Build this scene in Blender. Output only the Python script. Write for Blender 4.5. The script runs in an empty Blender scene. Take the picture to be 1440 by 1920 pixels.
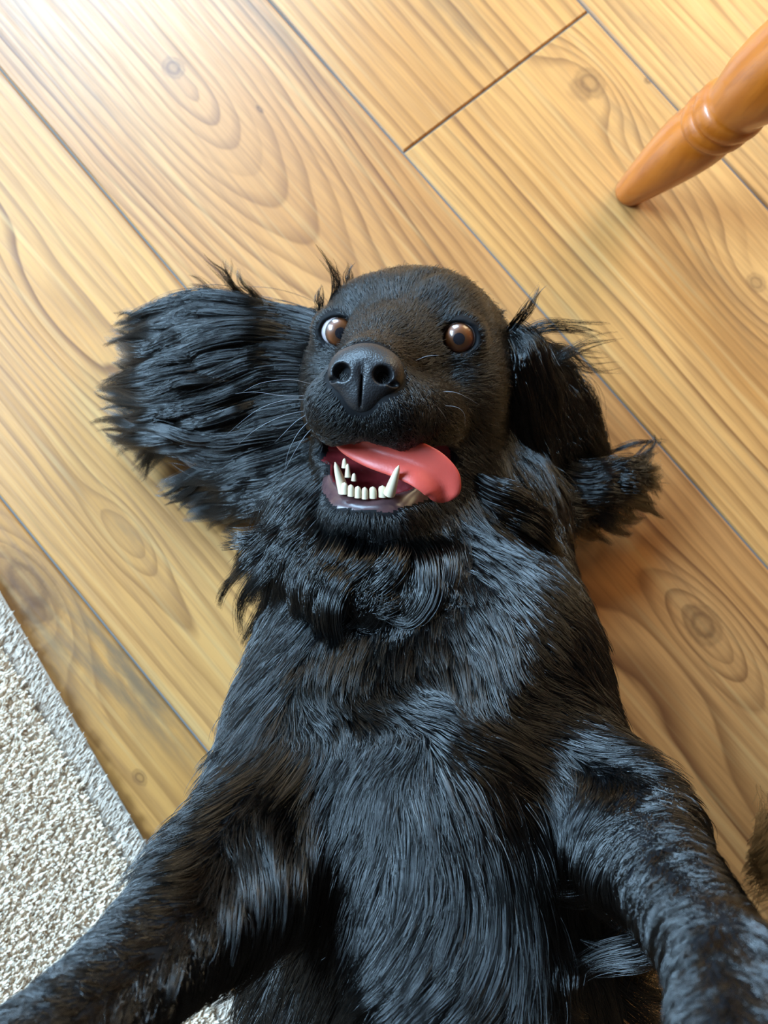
import bpy, bmesh, math, random
import numpy as np
from mathutils import Vector, Matrix

rng = np.random.default_rng(7)
random.seed(7)
scene = bpy.context.scene
COL = scene.collection

# ------------------------------------------------------------------ camera
FPX = 1443.0                      # focal length in pixels of the 1440x1920 frame
CAM_H = 0.535                     # metres above the floor
_n = np.array([math.sin(math.radians(3.5)), math.sin(math.radians(7.0)), 0.0])
_n[2] = math.sqrt(1 - _n @ _n)
_x = np.array([1.0, 0, 0]) - _n[0] * _n
_x /= np.linalg.norm(_x)
ROT = np.array([_x, np.cross(_n, _x), _n])      # camera axes -> world axes
cam_data = bpy.data.cameras.new('camera')
cam = bpy.data.objects.new('camera', cam_data)
COL.objects.link(cam)
cam_data.sensor_fit = 'VERTICAL'
cam_data.sensor_height = 36.0
cam_data.lens = FPX / 1920 * 36.0
cam_data.clip_start = 0.01
cam_data.dof.use_dof = True
cam_data.dof.focus_distance = 0.37
cam_data.dof.aperture_fstop = 9.0
M4 = Matrix([list(ROT[i]) + [0.0] for i in range(3)] + [[0, 0, 0, 1]])
M4.translation = Vector((0, 0, CAM_H))
cam.matrix_world = M4
scene.camera = cam


def at(u, v, z):
    """world point at height z that stands where the photograph shows (u, v)"""
    d = ROT @ np.array([(u - 720) / FPX, -(v - 960) / FPX, -1.0])
    t = (z - CAM_H) / d[2]
    return np.array([d[0] * t, d[1] * t, z])


# ------------------------------------------------------------------ light
world = bpy.data.worlds.new('room_light')
scene.world = world
world.use_nodes = True
bg = world.node_tree.nodes['Background']
bg.inputs[0].default_value = (1.0, 0.90, 0.78, 1)
bg.inputs[1].default_value = 0.08


def area_light(name, loc, target, sx, sy, power, color):
    l = bpy.data.lights.new(name, 'AREA')
    l.shape = 'RECTANGLE'
    l.size, l.size_y = sx, sy
    l.energy = power
    l.color = color
    o = bpy.data.objects.new(name, l)
    COL.objects.link(o)
    o.location = loc
    o.rotation_euler = (Vector(target) - Vector(loc)).to_track_quat('-Z', 'Y').to_euler()
    return o


area_light('left_window_light', (-2.25, 0.75, 1.65), (0, 0, 0), 1.3, 1.2, 250, (0.45, 0.72, 1.0))
area_light('back_window_light', (-0.85, 2.35, 1.60), (0, 0, 0), 1.2, 1.1, 185, (0.44, 0.71, 1.0))
area_light('sunny_door_light', (1.05, 1.20, 0.75), (0.3, 0.4, 0), 0.9, 0.9, 22, (1.0, 0.80, 0.48))

scene.cycles.denoising_prefilter = 'NONE'
scene.view_settings.view_transform = 'Standard'
scene.view_settings.look = 'None'
scene.view_settings.gamma = 1.0
scene.view_settings.use_curve_mapping = False
scene.view_settings.exposure = 0.0


# ------------------------------------------------------------------ helpers
def srgb(r, g, b):
    return tuple(((c / 255) / 12.92 if c / 255 <= 0.04045 else ((c / 255 + 0.055) / 1.055) ** 2.4) for c in (r, g, b)) + (1.0,)


class NT:
    """small helper for node trees"""
    def __init__(self, name):
        self.mat = bpy.data.materials.new(name)
        self.mat.use_nodes = True
        self.t = self.mat.node_tree
        self.bsdf = self.t.nodes['Principled BSDF']
        self.out = self.t.nodes['Material Output']

    def node(self, typ, **kw):
        n = self.t.nodes.new(typ)
        for k, v in kw.items():
            setattr(n, k, v)
        return n

    def put(self, sock, val):
        if isinstance(val, bpy.types.NodeSocket):
            self.t.links.new(val, sock)
        else:
            sock.default_value = val

    def math(self, op, a, b=0.0, c=0.0):
        n = self.node('ShaderNodeMath', operation=op)
        for i, v in enumerate((a, b, c)):
            self.put(n.inputs[i], v)
        return n.outputs[0]

    def mix(self, fac, a, b, blend='MIX'):
        n = self.node('ShaderNodeMix', data_type='RGBA', blend_type=blend)
        self.put(n.inputs[0], fac)
        self.put(n.inputs[6], a)
        self.put(n.inputs[7], b)
        return n.outputs[2]

    def noise(self, vec, scale, detail=3.0, rough=0.5, dist=0.0):
        n = self.node('ShaderNodeTexNoise')
        if vec is not None:
            self.put(n.inputs['Vector'], vec)
        n.inputs['Scale'].default_value = scale
        n.inputs['Detail'].default_value = detail
        n.inputs['Roughness'].default_value = rough
        n.inputs['Distortion'].default_value = dist
        return n.outputs['Fac']

    def ramp(self, fac, stops):
        n = self.node('ShaderNodeValToRGB')
        el = n.color_ramp.elements
        while len(el) < len(stops):
            el.new(0.5)
        for e, (p, c) in zip(el, stops):
            e.position = p
            e.color = c if len(c) == 4 else tuple(c) + (1,)
        self.put(n.inputs[0], fac)
        return n.outputs[0]

    def bump(self, h, strength, dist):
        n = self.node('ShaderNodeBump')
        n.inputs['Strength'].default_value = strength
        n.inputs['Distance'].default_value = dist
        self.put(n.inputs['Height'], h)
        self.put(self.bsdf.inputs['Normal'], n.outputs[0])

    def set(self, **kw):
        for k, v in kw.items():
            self.put(self.bsdf.inputs[k.replace('_', ' ')], v)


def unit2(v):
    return np.asarray(v) / np.linalg.norm(v)


def tag(o, label=None, cat=None, group=None, kind=None):
    for k, v in (('label', label), ('category', cat), ('group', group), ('kind', kind)):
        if v:
            o[k] = v
    return o


def link(name, data, parent=None):
    o = bpy.data.objects.new(name, data)
    COL.objects.link(o)
    if parent is not None:
        o.parent = parent
        o.matrix_parent_inverse = parent.matrix_world.inverted()
    return o


def mesh_obj(name, verts, faces, mat, parent=None, smooth=True):
    me = bpy.data.meshes.new(name)
    if isinstance(verts, np.ndarray) and isinstance(faces, np.ndarray):
        k = faces.shape[1]
        me.vertices.add(len(verts))
        me.vertices.foreach_set('co', verts.astype(np.float32).ravel())
        me.loops.add(faces.size)
        me.loops.foreach_set('vertex_index', faces.astype(np.int32).ravel())
        me.polygons.add(len(faces))
        me.polygons.foreach_set('loop_start', np.arange(0, faces.size, k, dtype=np.int32))
        me.update(calc_edges=True)
        me.validate()
    else:
        me.from_pydata([tuple(v) for v in verts], [], [tuple(f) for f in faces])
    for m in (mat if isinstance(mat, (list, tuple)) else [mat]):
        me.materials.append(m)
    if smooth:
        me.polygons.foreach_set('use_smooth', np.ones(len(me.polygons), dtype=bool))
    me.update()
    return link(name, me, parent)


# ------------------------------------------------------------------ floor
PLANK_W = 0.1903
GRAIN = ROT @ np.array([0.6459, -0.7615, 0.0539])
GRAIN[2] = 0
GRAIN /= np.linalg.norm(GRAIN)                     # planks run upper left -> lower right
ACROSS = np.array([-GRAIN[1], GRAIN[0], 0])        # towards upper right
SEAM0 = float(at(960, 518, 0) @ ACROSS)            # the seam that passes behind the head


def plank_uv(u, v):
    p = at(u, v, 0)
    return float(p @ GRAIN), float(p @ ACROSS)


def wood_material(name, seed, v0, h0, slope, freq, tone, feats=(), knots=(), stains=(), hmax=0.07):
    """flat-sawn board: growth rings cut by the board plane, plus knots that push the rings aside.
    all coordinates are metres along / across the board"""
    m = NT(name)
    tc = m.node('ShaderNodeTexCoord')
    sep = m.node('ShaderNodeSeparateXYZ')
    m.put(sep.inputs[0], tc.outputs['Object'])
    u, v = sep.outputs[0], sep.outputs[1]
    comb = m.node('ShaderNodeCombineXYZ')
    m.put(comb.inputs[0], m.math('MULTIPLY', u, 0.22))
    m.put(comb.inputs[1], v)
    comb.inputs[2].default_value = seed * 3.7
    vec = comb.outputs[0]
    comb2 = m.node('ShaderNodeCombineXYZ')
    m.put(comb2.inputs[0], m.math('MULTIPLY', u, 0.035))
    m.put(comb2.inputs[1], v)
    comb2.inputs[2].default_value = seed * 1.3
    fine = comb2.outputs[0]
    nz = m.math('SUBTRACT', m.noise(vec, 9.0, 2.0), 0.5)
    nz2 = m.math('SUBTRACT', m.noise(vec, 38.0, 2.0), 0.5)

    def gauss(uu, vv, su, sv):
        a = m.math('DIVIDE', m.math('SUBTRACT', u, uu), su)
        b = m.math('DIVIDE', m.math('SUBTRACT', v, vv), sv)
        s = m.math('ADD', m.math('MULTIPLY', a, a), m.math('MULTIPLY', b, b))
        return m.math('EXPONENT', m.math('MULTIPLY', s, -1.0))

    a = m.math('SUBTRACT', v, v0)
    a = m.math('ADD', a, m.math('MULTIPLY', nz2, 0.009))
    h = m.math('ADD', m.math('MULTIPLY', u, slope), h0)
    h = m.math('ADD', h, m.math('MULTIPLY', nz, 0.035))
    h = m.math('MAXIMUM', m.math('MULTIPLY', m.math('TANH', m.math('DIVIDE', h, hmax)), hmax), 0.004)
    r = m.math('SQRT', m.math('ADD', m.math('MULTIPLY', a, a), m.math('MULTIPLY', h, h)))
    for (uu, vv, su, sv, amp) in feats:
        r = m.math('ADD', r, m.math('MULTIPLY', gauss(uu, vv, su, sv), amp))
    ring = m.math('MULTIPLY', r, freq)
    ph = m.math('FRACT', ring)
    per = m.noise(None, 1.0)
    # uneven strength of each ring
    rn = m.node('ShaderNodeTexNoise', noise_dimensions='1D')
    m.put(rn.inputs['W'], m.math('MULTIPLY', m.math('FLOOR', ring), 1.37))
    rn.inputs['Scale'].default_value = 3.1
    rn.inputs['Detail'].default_value = 0
    line = m.ramp(ph, [(0.0, (0.0,) * 3), (0.45, (0.08,) * 3), (0.78, (0.75,) * 3), (0.9, (1.0,) * 3), (1.0, (0.0,) * 3)])
    line = m.math('MULTIPLY', line, m.math('MULTIPLY_ADD', rn.outputs['Fac'], 1.5, -0.1))
    streak = m.noise(fine, 330.0, 3.0, 0.6)
    streak = m.ramp(streak, [(0.42, (0,) * 3), (0.72, (1,) * 3)])
    broad = m.noise(vec, 14.0, 3.0, 0.55)
    light, mid, dark = tone
    col = m.mix(m.ramp(broad, [(0.33, (0,) * 3), (0.68, (1,) * 3)]), light, mid)
    col = m.mix(m.math('MULTIPLY', line, 0.78), col, dark)
    col = m.mix(m.math('MULTIPLY', streak, 0.42), col, dark)
    pale = m.noise(fine, 150.0, 2.0, 0.5)
    col = m.mix(m.math('MULTIPLY', m.ramp(pale, [(0.55, (0,) * 3), (0.75, (1,) * 3)]), 0.35), col, srgb(218, 177, 116))
    kn = m.noise(tc.outputs['Object'], 240.0, 3.0, 0.6)
    for (uu, vv, su, sv, amt) in stains:
        g = gauss(uu, vv, su, sv)
        g = m.math('MULTIPLY', g, m.ramp(m.noise(vec, 70.0, 4.0, 0.65), [(0.38, (0,) * 3), (0.6, (1,) * 3)]))
        col = m.mix(m.math('MULTIPLY', g, amt), col, srgb(118, 92, 66))
    for (uu, vv, su, sv, amt) in knots:
        g = gauss(uu, vv, su, sv)
        ringk = m.math('SINE', m.math('MULTIPLY', m.math('ADD', g, m.math('MULTIPLY', kn, 0.25)), 16.0))
        body = m.ramp(m.math('ADD', g, m.math('MULTIPLY', kn, 0.35)), [(0.42, (0,) * 3), (0.72, (1,) * 3)])
        f = m.math('MULTIPLY', body, m.math('MULTIPLY_ADD', ringk, 0.22, 0.62))
        col = m.mix(m.math('MULTIPLY', f, amt), col, srgb(92, 58, 34))
    m.set(Base_Color=col, Roughness=m.math('MULTIPLY_ADD', streak, 0.10, 0.36))
    m.bsdf.inputs['Specular IOR Level'].default_value = 0.45
    m.bump(m.math('ADD', streak, m.math('MULTIPLY', line, 0.4)), 0.12, 0.0006)
    return m.mat


TONE_A = (srgb(202, 144, 86), srgb(178, 120, 66), srgb(108, 64, 34))
TONE_B = (srgb(208, 152, 89), srgb(190, 131, 70), srgb(118, 73, 38))
TONE_C = (srgb(190, 134, 72), srgb(172, 115, 56), srgb(112, 68, 34))

groove = NT('groove_grey')
groove.set(Base_Color=srgb(112, 106, 100), Roughness=0.8)
FLOOR_T = 0.008
floor = mesh_obj('floor', [(-3, -3, -FLOOR_T - 0.02), (3, -3, -FLOOR_T - 0.02), (3, 3, -FLOOR_T - 0.02), (-3, 3, -FLOOR_T - 0.02),
                           (-3, -3, -0.0016), (3, -3, -0.0016), (3, 3, -0.0016), (-3, 3, -0.0016)],
                 [(0, 3, 2, 1), (4, 5, 6, 7), (0, 1, 5, 4), (1, 2, 6, 5), (2, 3, 7, 6), (3, 0, 4, 7)], groove.mat, smooth=False)
tag(floor, 'golden oak plank floor with dark joints and knots', 'floor', kind='structure')

wall_m = NT('white_plaster')
wtc = wall_m.node('ShaderNodeTexCoord')
wall_m.set(Base_Color=srgb(226, 224, 218), Roughness=0.9)
wall_m.bump(wall_m.noise(wtc.outputs['Object'], 80.0), 0.1, 0.002)


def wall(name, x0, x1, y0, y1, z1=2.4):
    v = [(x, y, z) for z in (-0.03, z1) for x, y in ((x0, y0), (x1, y0), (x1, y1), (x0, y1))]
    f = [(0, 3, 2, 1), (4, 5, 6, 7), (0, 1, 5, 4), (1, 2, 6, 5), (2, 3, 7, 6), (3, 0, 4, 7)]
    return tag(mesh_obj(name, v, f, wall_m.mat, smooth=False), 'plain white plastered wall of the room', 'wall', kind='structure')


wall('wall_back', -2.6, 2.6, 2.5, 2.6)['label'] = 'white plastered wall across the far end of the planks'
wall('wall_left', -2.6, -2.5, -2.6, 2.5)['label'] = 'white plastered wall on the rug side of the room'

PLANK_L = 1.285
plank_rot = math.atan2(GRAIN[1], GRAIN[0])
j_u = plank_uv(936, 149)[0]                        # the cross joint in the photograph


def plank(row, u_start, mat):
    gap, ch = 0.0008, 0.0011
    L, W = PLANK_L - gap * 2, PLANK_W - gap * 2
    zt, zb, zm = 0.0, -0.0015, -0.0010
    vs = []
    for (z, i) in ((zb, 0.0), (zm, 0.0), (zt, ch)):
        for sx, sy in ((-1, -1), (1, -1), (1, 1), (-1, 1)):
            vs.append((sx * (L / 2 - i), sy * (W / 2 - i), z))
    fs = [(0, 3, 2, 1), (8, 9, 10, 11)]
    for k in (0, 4):
        for i in range(4):
            j = (i + 1) % 4
            fs.append((k + i, k + j, k + 4 + j, k + 4 + i))
    me = PLANK_MESH.get(mat.name)
    if me is None:
        me = bpy.data.meshes.new('floor_plank')
        me.from_pydata(vs, [], fs)
        me.materials.append(mat)
        PLANK_MESH[mat.name] = me
    o = bpy.data.objects.new('floor_plank', me)
    COL.objects.link(o)
    c = GRAIN * (u_start + PLANK_L / 2) + ACROSS * (SEAM0 + (row + 0.5) * PLANK_W)
    o.location = c
    o.rotation_euler = (0, 0, plank_rot)
    o.parent = floor
    return o


PLANK_MESH = {}


def loc_uv(row, u_start, px, py):
    """position on a plank (metres from its centre) of a spot seen in the photograph"""
    a, b = plank_uv(px, py)
    return a - (u_start + PLANK_L / 2), b - (SEAM0 + (row + 0.5) * PLANK_W)


# row 0: between the seam behind the head and the one at upper right; row -1 holds the big cathedral
R0A = j_u - PLANK_L
R0B = j_u
RM1 = plank_uv(-60, -340)[0]
RM2 = plank_uv(-330, 140)[0]
RM3 = plank_uv(-520, 340)[0]
RP1 = plank_uv(700, -420)[0]


def F(row, us, px, py, su, sv, amp):
    a, b = loc_uv(row, us, px, py)
    return (a, b, su, sv, amp)


mats = {}
# wood_material(name, seed, v0, h0, slope, freq, tone, feats, knots, stains)
cu, cv = loc_uv(-1, RM1, 325, 127)
cv -= 0.002
mats['m1'] = wood_material('oak_cathedral', 1, cv, -0.34 * cu, 0.34, 135.0, TONE_A, hmax=0.065,
    feats=[F(-1, RM1, 1330, 1185, 0.045, 0.020, -0.028), F(-1, RM1, 1240, 1250, 0.08, 0.03, 0.012)],
    knots=[F(-1, RM1, 325, 127, 0.009, 0.008, 0.8), F(-1, RM1, 1318, 1172, 0.016, 0.012, 0.75), F(-1, RM1, 487, 205, 0.004, 0.0018, 1.0)],
    stains=[F(-1, RM1, 500, 40, 0.10, 0.012, 0.5), F(-1, RM1, 120, 100, 0.1, 0.03, 0.35), F(-1, RM1, 1200, 1010, 0.10, 0.02, 0.2)])
mats['0b'] = wood_material('oak_straight', 2, -0.16, 0.02, 0.02, 95.0, TONE_B,
    feats=[F(0, R0B, 1105, 155, 0.045, 0.022, -0.035), F(0, R0B, 1415, 530, 0.06, 0.03, 0.03)],
    knots=[F(0, R0B, 1106, 156, 0.013, 0.011, 0.75), F(0, R0B, 1418, 530, 0.008, 0.007, 0.7), F(0, R0B, 1216, 150, 0.003, 0.004, 1.0)],
    stains=[F(0, R0B, 1150, 215, 0.06, 0.015, 0.4), F(0, R0B, 1370, 580, 0.1, 0.02, 0.3)])
mats['0a'] = wood_material('oak_pale', 3, -0.22, 0.03, 0.0, 85.0, TONE_B,
    stains=[F(0, R0A, 870, 50, 0.07, 0.016, 0.4)])
mats['m2'] = wood_material('oak_warm', 4, -0.05, 0.03, 0.085, 125.0, TONE_B,
    feats=[F(-2, RM2, 100, 620, 0.10, 0.03, 0.03), F(-2, RM2, 240, 1000, 0.03, 0.012, -0.02)],
    stains=[F(-2, RM2, 245, 990, 0.02, 0.008, 0.45)])
mats['m3'] = wood_material('oak_knotty', 5, 0.11, 0.04, 0.03, 80.0, TONE_C,
    feats=[F(-3, RM3, 55, 1105, 0.06, 0.03, 0.05)],
    knots=[F(-3, RM3, 52, 1095, 0.030, 0.014, 0.8), F(-3, RM3, 68, 1150, 0.012, 0.010, 0.6), F(-3, RM3, 262, 1458, 0.006, 0.004, 0.8)],
    stains=[F(-3, RM3, 200, 1230, 0.055, 0.02, 0.95), F(-3, RM3, 280, 1310, 0.05, 0.015, 0.75), F(-3, RM3, 100, 1210, 0.05, 0.02, 0.6)])
mats['p1'] = wood_material('oak_bright', 6, -0.02, 0.02, 0.05, 130.0, TONE_B,
    stains=[F(1, RP1, 1250, 100, 0.12, 0.014, 0.45)])
mats['x'] = wood_material('oak_plain', 8, -0.2, 0.04, 0.01, 110.0, TONE_B)
mats['y'] = wood_material('oak_plain_warm', 9, 0.03, 0.02, 0.06, 120.0, TONE_A)

placed = {(-1): (RM1, 'm1'), (-2): (RM2, 'm2'), (-3): (RM3, 'm3'), 1: (RP1, 'p1')}
for row in range(-9, 9):
    if row == 0:
        starts = [(R0A, '0a'), (R0B, '0b')]
        u0 = R0A
        extra = [(R0A - PLANK_L, 'x'), (R0B + PLANK_L, 'y')]
        starts += extra
    elif row in placed:
        u0, k = placed[row]
        starts = [(u0, k), (u0 - PLANK_L, 'x'), (u0 + PLANK_L, 'y')]
    else:
        u0 = -0.6 - 0.41 * (row % 3)
        starts = [(u0, 'x'), (u0 + PLANK_L, 'y')]
    for us, k in starts:
        plank(row, us, mats[k])

# ------------------------------------------------------------------ rug
RA, RB = at(0, 1108, 0.006), at(285, 1600, 0.006)
RX = (RB - RA) / np.linalg.norm(RB - RA)
RX[2] = 0
RX /= np.linalg.norm(RX)
RY = np.array([RX[1], -RX[0], 0])                   # into the rug
if RY[0] > 0:
    RY = -RY
RUG_L0, RUG_L1, RUG_W = -0.34, 0.355, 0.42
rug = bpy.data.objects.new('rug', None)
COL.objects.link(rug)
rc = RA + RX * (RUG_L0 + RUG_L1) / 2 + RY * RUG_W / 2
rug.location = (rc[0], rc[1], 0)
tag(rug, 'pale grey beige carpet rug with a bound edge on the plank floor', 'rug')
bpy.context.view_layer.update()
rug_m = NT('carpet_backing')
rtc = rug_m.node('ShaderNodeTexCoord')
rug_m.set(Base_Color=rug_m.mix(rug_m.noise(rtc.outputs['Object'], 300.0), srgb(226, 218, 206), srgb(206, 196, 184)), Roughness=0.95)
yarn = NT('carpet_yarn')
ytc = yarn.node('ShaderNodeTexCoord')
hinfo = yarn.node('ShaderNodeHairInfo')
ycol = yarn.ramp(hinfo.outputs['Random'], [(0.0, srgb(214, 188, 160)), (0.4, srgb(230, 208, 184)), (1.0, srgb(242, 226, 206))])
yarn.set(Base_Color=ycol, Roughness=0.9)
bind = NT('binding_yarn')
bhi = bind.node('ShaderNodeHairInfo')
bind.set(Base_Color=bind.ramp(bhi.outputs['Random'], [(0.0, srgb(196, 178, 160)), (1.0, srgb(230, 212, 194))]), Roughness=0.85)


def rug_pt(a, b, z):
    return RA * np.array([1, 1, 0]) + RX * a + RY * b + np.array([0, 0, z])


def slab(name, a0, a1, b0, b1, z0, z1, mat, parent):
    v = [rug_pt(a, b, z) for z in (z0, z1) for a, b in ((a0, b0), (a1, b0), (a1, b1), (a0, b1))]
    bm = bmesh.new()
    bv = [bm.verts.new(tuple(p)) for p in v]
    for f in [(0, 3, 2, 1), (4, 5, 6, 7), (0, 1, 5, 4), (1, 2, 6, 5), (2, 3, 7, 6), (3, 0, 4, 7)]:
        bm.faces.new([bv[i] for i in f])
    bmesh.ops.recalc_face_normals(bm, faces=bm.faces)
    bmesh.ops.bevel(bm, geom=list(bm.edges), offset=(z1 - z0) * 0.35, segments=2, affect='EDGES')
    me = bpy.data.meshes.new(name)
    bm.to_mesh(me)
    bm.free()
    me.materials.append(mat)
    return link(name, me, parent)


slab('backing', RUG_L0, RUG_L1, 0.018, RUG_W, 0.0003, 0.005, rug_m.mat, rug)
slab('edge_binding', RUG_L0, RUG_L1, 0.0015, 0.0175, 0.0003, 0.0048, rug_m.mat, rug)


def tufts(name, n, b0, b1, hgt, leanv, rad, mat, jit):
    a = rng.uniform(RUG_L0, RUG_L1, n)
    b = rng.uniform(b0, b1, n)
    P = np.empty((n, 5, 3))
    base = RA * np.array([1, 1, 0]) + RX * a[:, None] + RY * b[:, None] + np.array([0, 0, 0.004])
    j = rng.normal(size=(n, 3)) * jit
    # tufts that stand together lean together
    ph = np.sin(a * 900 + 2 * np.sin(b * 700)) * 0.5 + np.sin(b * 1100 + a * 400) * 0.5
    ld = np.asarray(leanv)[None] * (1 + 0.5 * ph[:, None]) + RX[None] * (0.25 * np.cos(a * 700 + b * 900))[:, None] * leanv_len(leanv)
    for i in range(5):
        t = i / 4
        P[:, i] = base + (ld + j) * t ** 1.4 + np.array([0, 0, 1.0]) * (hgt * (1 + 0.25 * ph) * np.sin(t * 1.5))[:, None]
    c = bpy.data.hair_curves.new(name)
    c.add_curves([5] * n)
    c.attributes['position'].data.foreach_set('vector', P.astype(np.float32).ravel())
    r = c.attributes.get('radius') or c.attributes.new('radius', 'FLOAT', 'POINT')
    r.data.foreach_set('value', np.tile(np.array([1, 1, 0.95, 0.8, 0.35]) * rad, n).astype(np.float32))
    c.materials.append(mat)
    o = link(name, c, rug)
    o['kind'] = 'stuff'
    return o


def leanv_len(v):
    return float(np.linalg.norm(v))


tufts('pile', 150000, 0.0185, RUG_W, 0.0040, RY * -0.0036 + RX * -0.001, 0.00085, yarn.mat, 0.0012)
tufts('binding_loops', 9000, 0.006, 0.0165, 0.0028, RY * -0.0052 + RX * -0.002, 0.00042, bind.mat, 0.0006)

# ------------------------------------------------------------------ chair
cw = NT('varnished_pine')
tc = cw.node('ShaderNodeTexCoord')
mp = cw.node('ShaderNodeMapping')
cw.put(mp.inputs[0], tc.outputs['Object'])
mp.inputs['Scale'].default_value = (1, 1, 0.12)
cg = cw.noise(mp.outputs[0], 260.0, 4.0, 0.6)
cb = cw.noise(mp.outputs[0], 60.0, 3.0, 0.5)
ccol = cw.mix(cw.ramp(cb, [(0.3, (0,) * 3), (0.7, (1,) * 3)]), srgb(196, 108, 28), srgb(162, 80, 17))
ccol = cw.mix(cw.math('MULTIPLY', cw.ramp(cg, [(0.5, (0,) * 3), (0.75, (1,) * 3)]), 0.5), ccol, srgb(138, 66, 14))
cw.set(Base_Color=ccol, Roughness=0.30)
cw.bsdf.inputs['Coat Weight'].default_value = 0.8
cw.bsdf.inputs['Coat Roughness'].default_value = 0.07
cw.bump(cg, 0.15, 0.0006)

leg_base = at(1179, 362, 0)
RING_Z = 0.090
ring_c = at(1340, 231, RING_Z)
lean = (ring_c - leg_base) / RING_Z
chair = bpy.data.objects.new('wooden_chair', None)
COL.objects.link(chair)
chair.location = (leg_base[0] + 0.27, leg_base[1] - 0.01, 0)
bpy.context.view_layer.update()
tag(chair, 'orange varnished wooden chair with turned legs on the plank floor', 'chair')
PROFILE = [(0.0, 0.0), (0.0100, 0.0), (0.0115, 0.0012), (0.0121, 0.005), (0.0142, 0.015), (0.0178, 0.035), (0.0203, 0.052), (0.0214, 0.064),
           (0.0214, 0.071), (0.0207, 0.0765), (0.0200, 0.0790), (0.0200, 0.0802), (0.0213, 0.0818), (0.0222, 0.0842), (0.0222, 0.0868), (0.0212, 0.0892),
           (0.0204, 0.0905), (0.0212, 0.0920), (0.0223, 0.0945), (0.0223, 0.0972), (0.0213, 0.1000), (0.0200, 0.1018), (0.0196, 0.1035),
           (0.0215, 0.110), (0.0245, 0.121), (0.0262, 0.135), (0.0266, 0.152), (0.0258, 0.178), (0.0235, 0.215), (0.0205, 0.25), (0.0190, 0.28),
           (0.0210, 0.288), (0.0210, 0.298), (0.0190, 0.305), (0.0205, 0.34), (0.0215, 0.40), (0.0205, 0.440)]


def lathe(profile, seg=40):
    vs, fs = [], []
    for r, z in profile:
        for k in range(seg):
            a = 2 * math.pi * k / seg
            vs.append((r * math.cos(a), r * math.sin(a), z))
    for i in range(len(profile) - 1):
        for k in range(seg):
            j = (k + 1) % seg
            fs.append((i * seg + k, i * seg + j, (i + 1) * seg + j, (i + 1) * seg + k))
    fs.append(tuple(range((len(profile) - 1) * seg, len(profile) * seg)))
    return vs, fs


dense = []
pr = np.array(PROFILE)
pr[:, 1] *= 1.08
for i in range(len(pr) - 1):
    for t in (0.0, 0.5):
        dense.append(tuple(pr[i] * (1 - t) + pr[i + 1] * t))
dense.append(tuple(pr[-1]))
lv, lf = lathe(dense)
CA, CB = np.array([0.77, 0.64, 0]), np.array([0.70, -0.714, 0])      # the two sides of the seat seen from the visible leg
SPAN = (0.37, 0.35)
inward = unit2(CA * SPAN[0] + CB * SPAN[1])
splay = np.linalg.norm(lean[:2])
for ia, ib in ((0, 0), (1, 0), (0, 1), (1, 1)):
    base = leg_base + CA * SPAN[0] * ia + CB * SPAN[1] * ib
    if (ia, ib) == (0, 0):
        s_ = lean
    else:
        s_ = (CA * (1 - 2 * ia) + CB * (1 - 2 * ib)) * splay * 0.7
    vs = [(x + s_[0] * z, y + s_[1] * z, z) for x, y, z in lv]
    o = mesh_obj('leg', vs, lf, cw.mat)
    o.location = (base[0], base[1], 0.0005)
    bpy.context.view_layer.update()
    o.parent = chair
    o.matrix_parent_inverse = chair.matrix_world.inverted()
mid = leg_base + CA * SPAN[0] / 2 + CB * SPAN[1] / 2
bm = bmesh.new()
bmesh.ops.create_cube(bm, size=1.0)
bmesh.ops.scale(bm, vec=(0.40, 0.38, 0.032), verts=bm.verts)
bmesh.ops.bevel(bm, geom=list(bm.edges), offset=0.012, segments=3, affect='EDGES')
me = bpy.data.meshes.new('seat')
bm.to_mesh(me)
bm.free()
me.materials.append(cw.mat)
o = link('seat', me)
o.location = (mid[0], mid[1], 0.45)
o.rotation_euler = (0, 0, math.atan2(CA[1], CA[0]))
bpy.context.view_layer.update()
o.parent = chair
o.matrix_parent_inverse = chair.matrix_world.inverted()

# ------------------------------------------------------------------ implicit modelling
class Prim:
    pass


def sd_ellipsoid(P, c, r, Rm=None):
    q = P - np.asarray(c, np.float32)
    if Rm is not None:
        q = q @ np.asarray(Rm, np.float32)
    r = np.asarray(r, np.float32)
    a = q / r
    k0 = np.sqrt((a * a).sum(-1))
    b = a / r
    k1 = np.sqrt((b * b).sum(-1)) + 1e-9
    return k0 * (k0 - 1.0) / k1


def sd_capsule(P, a, b, ra, rb):
    a = np.asarray(a, np.float32)
    b = np.asarray(b, np.float32)
    ba = b - a
    q = P - a
    h = np.clip((q @ ba) / float(ba @ ba), 0, 1)
    d = q - h[..., None] * ba
    return np.sqrt((d * d).sum(-1)) - (ra + (rb - ra) * h)


def smin(a, b, k):
    h = np.maximum(k - np.abs(a - b), 0.0) / k
    return np.minimum(a, b) - h * h * k * 0.25


def smax(a, b, k):
    return -smin(-a, -b, k)


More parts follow.
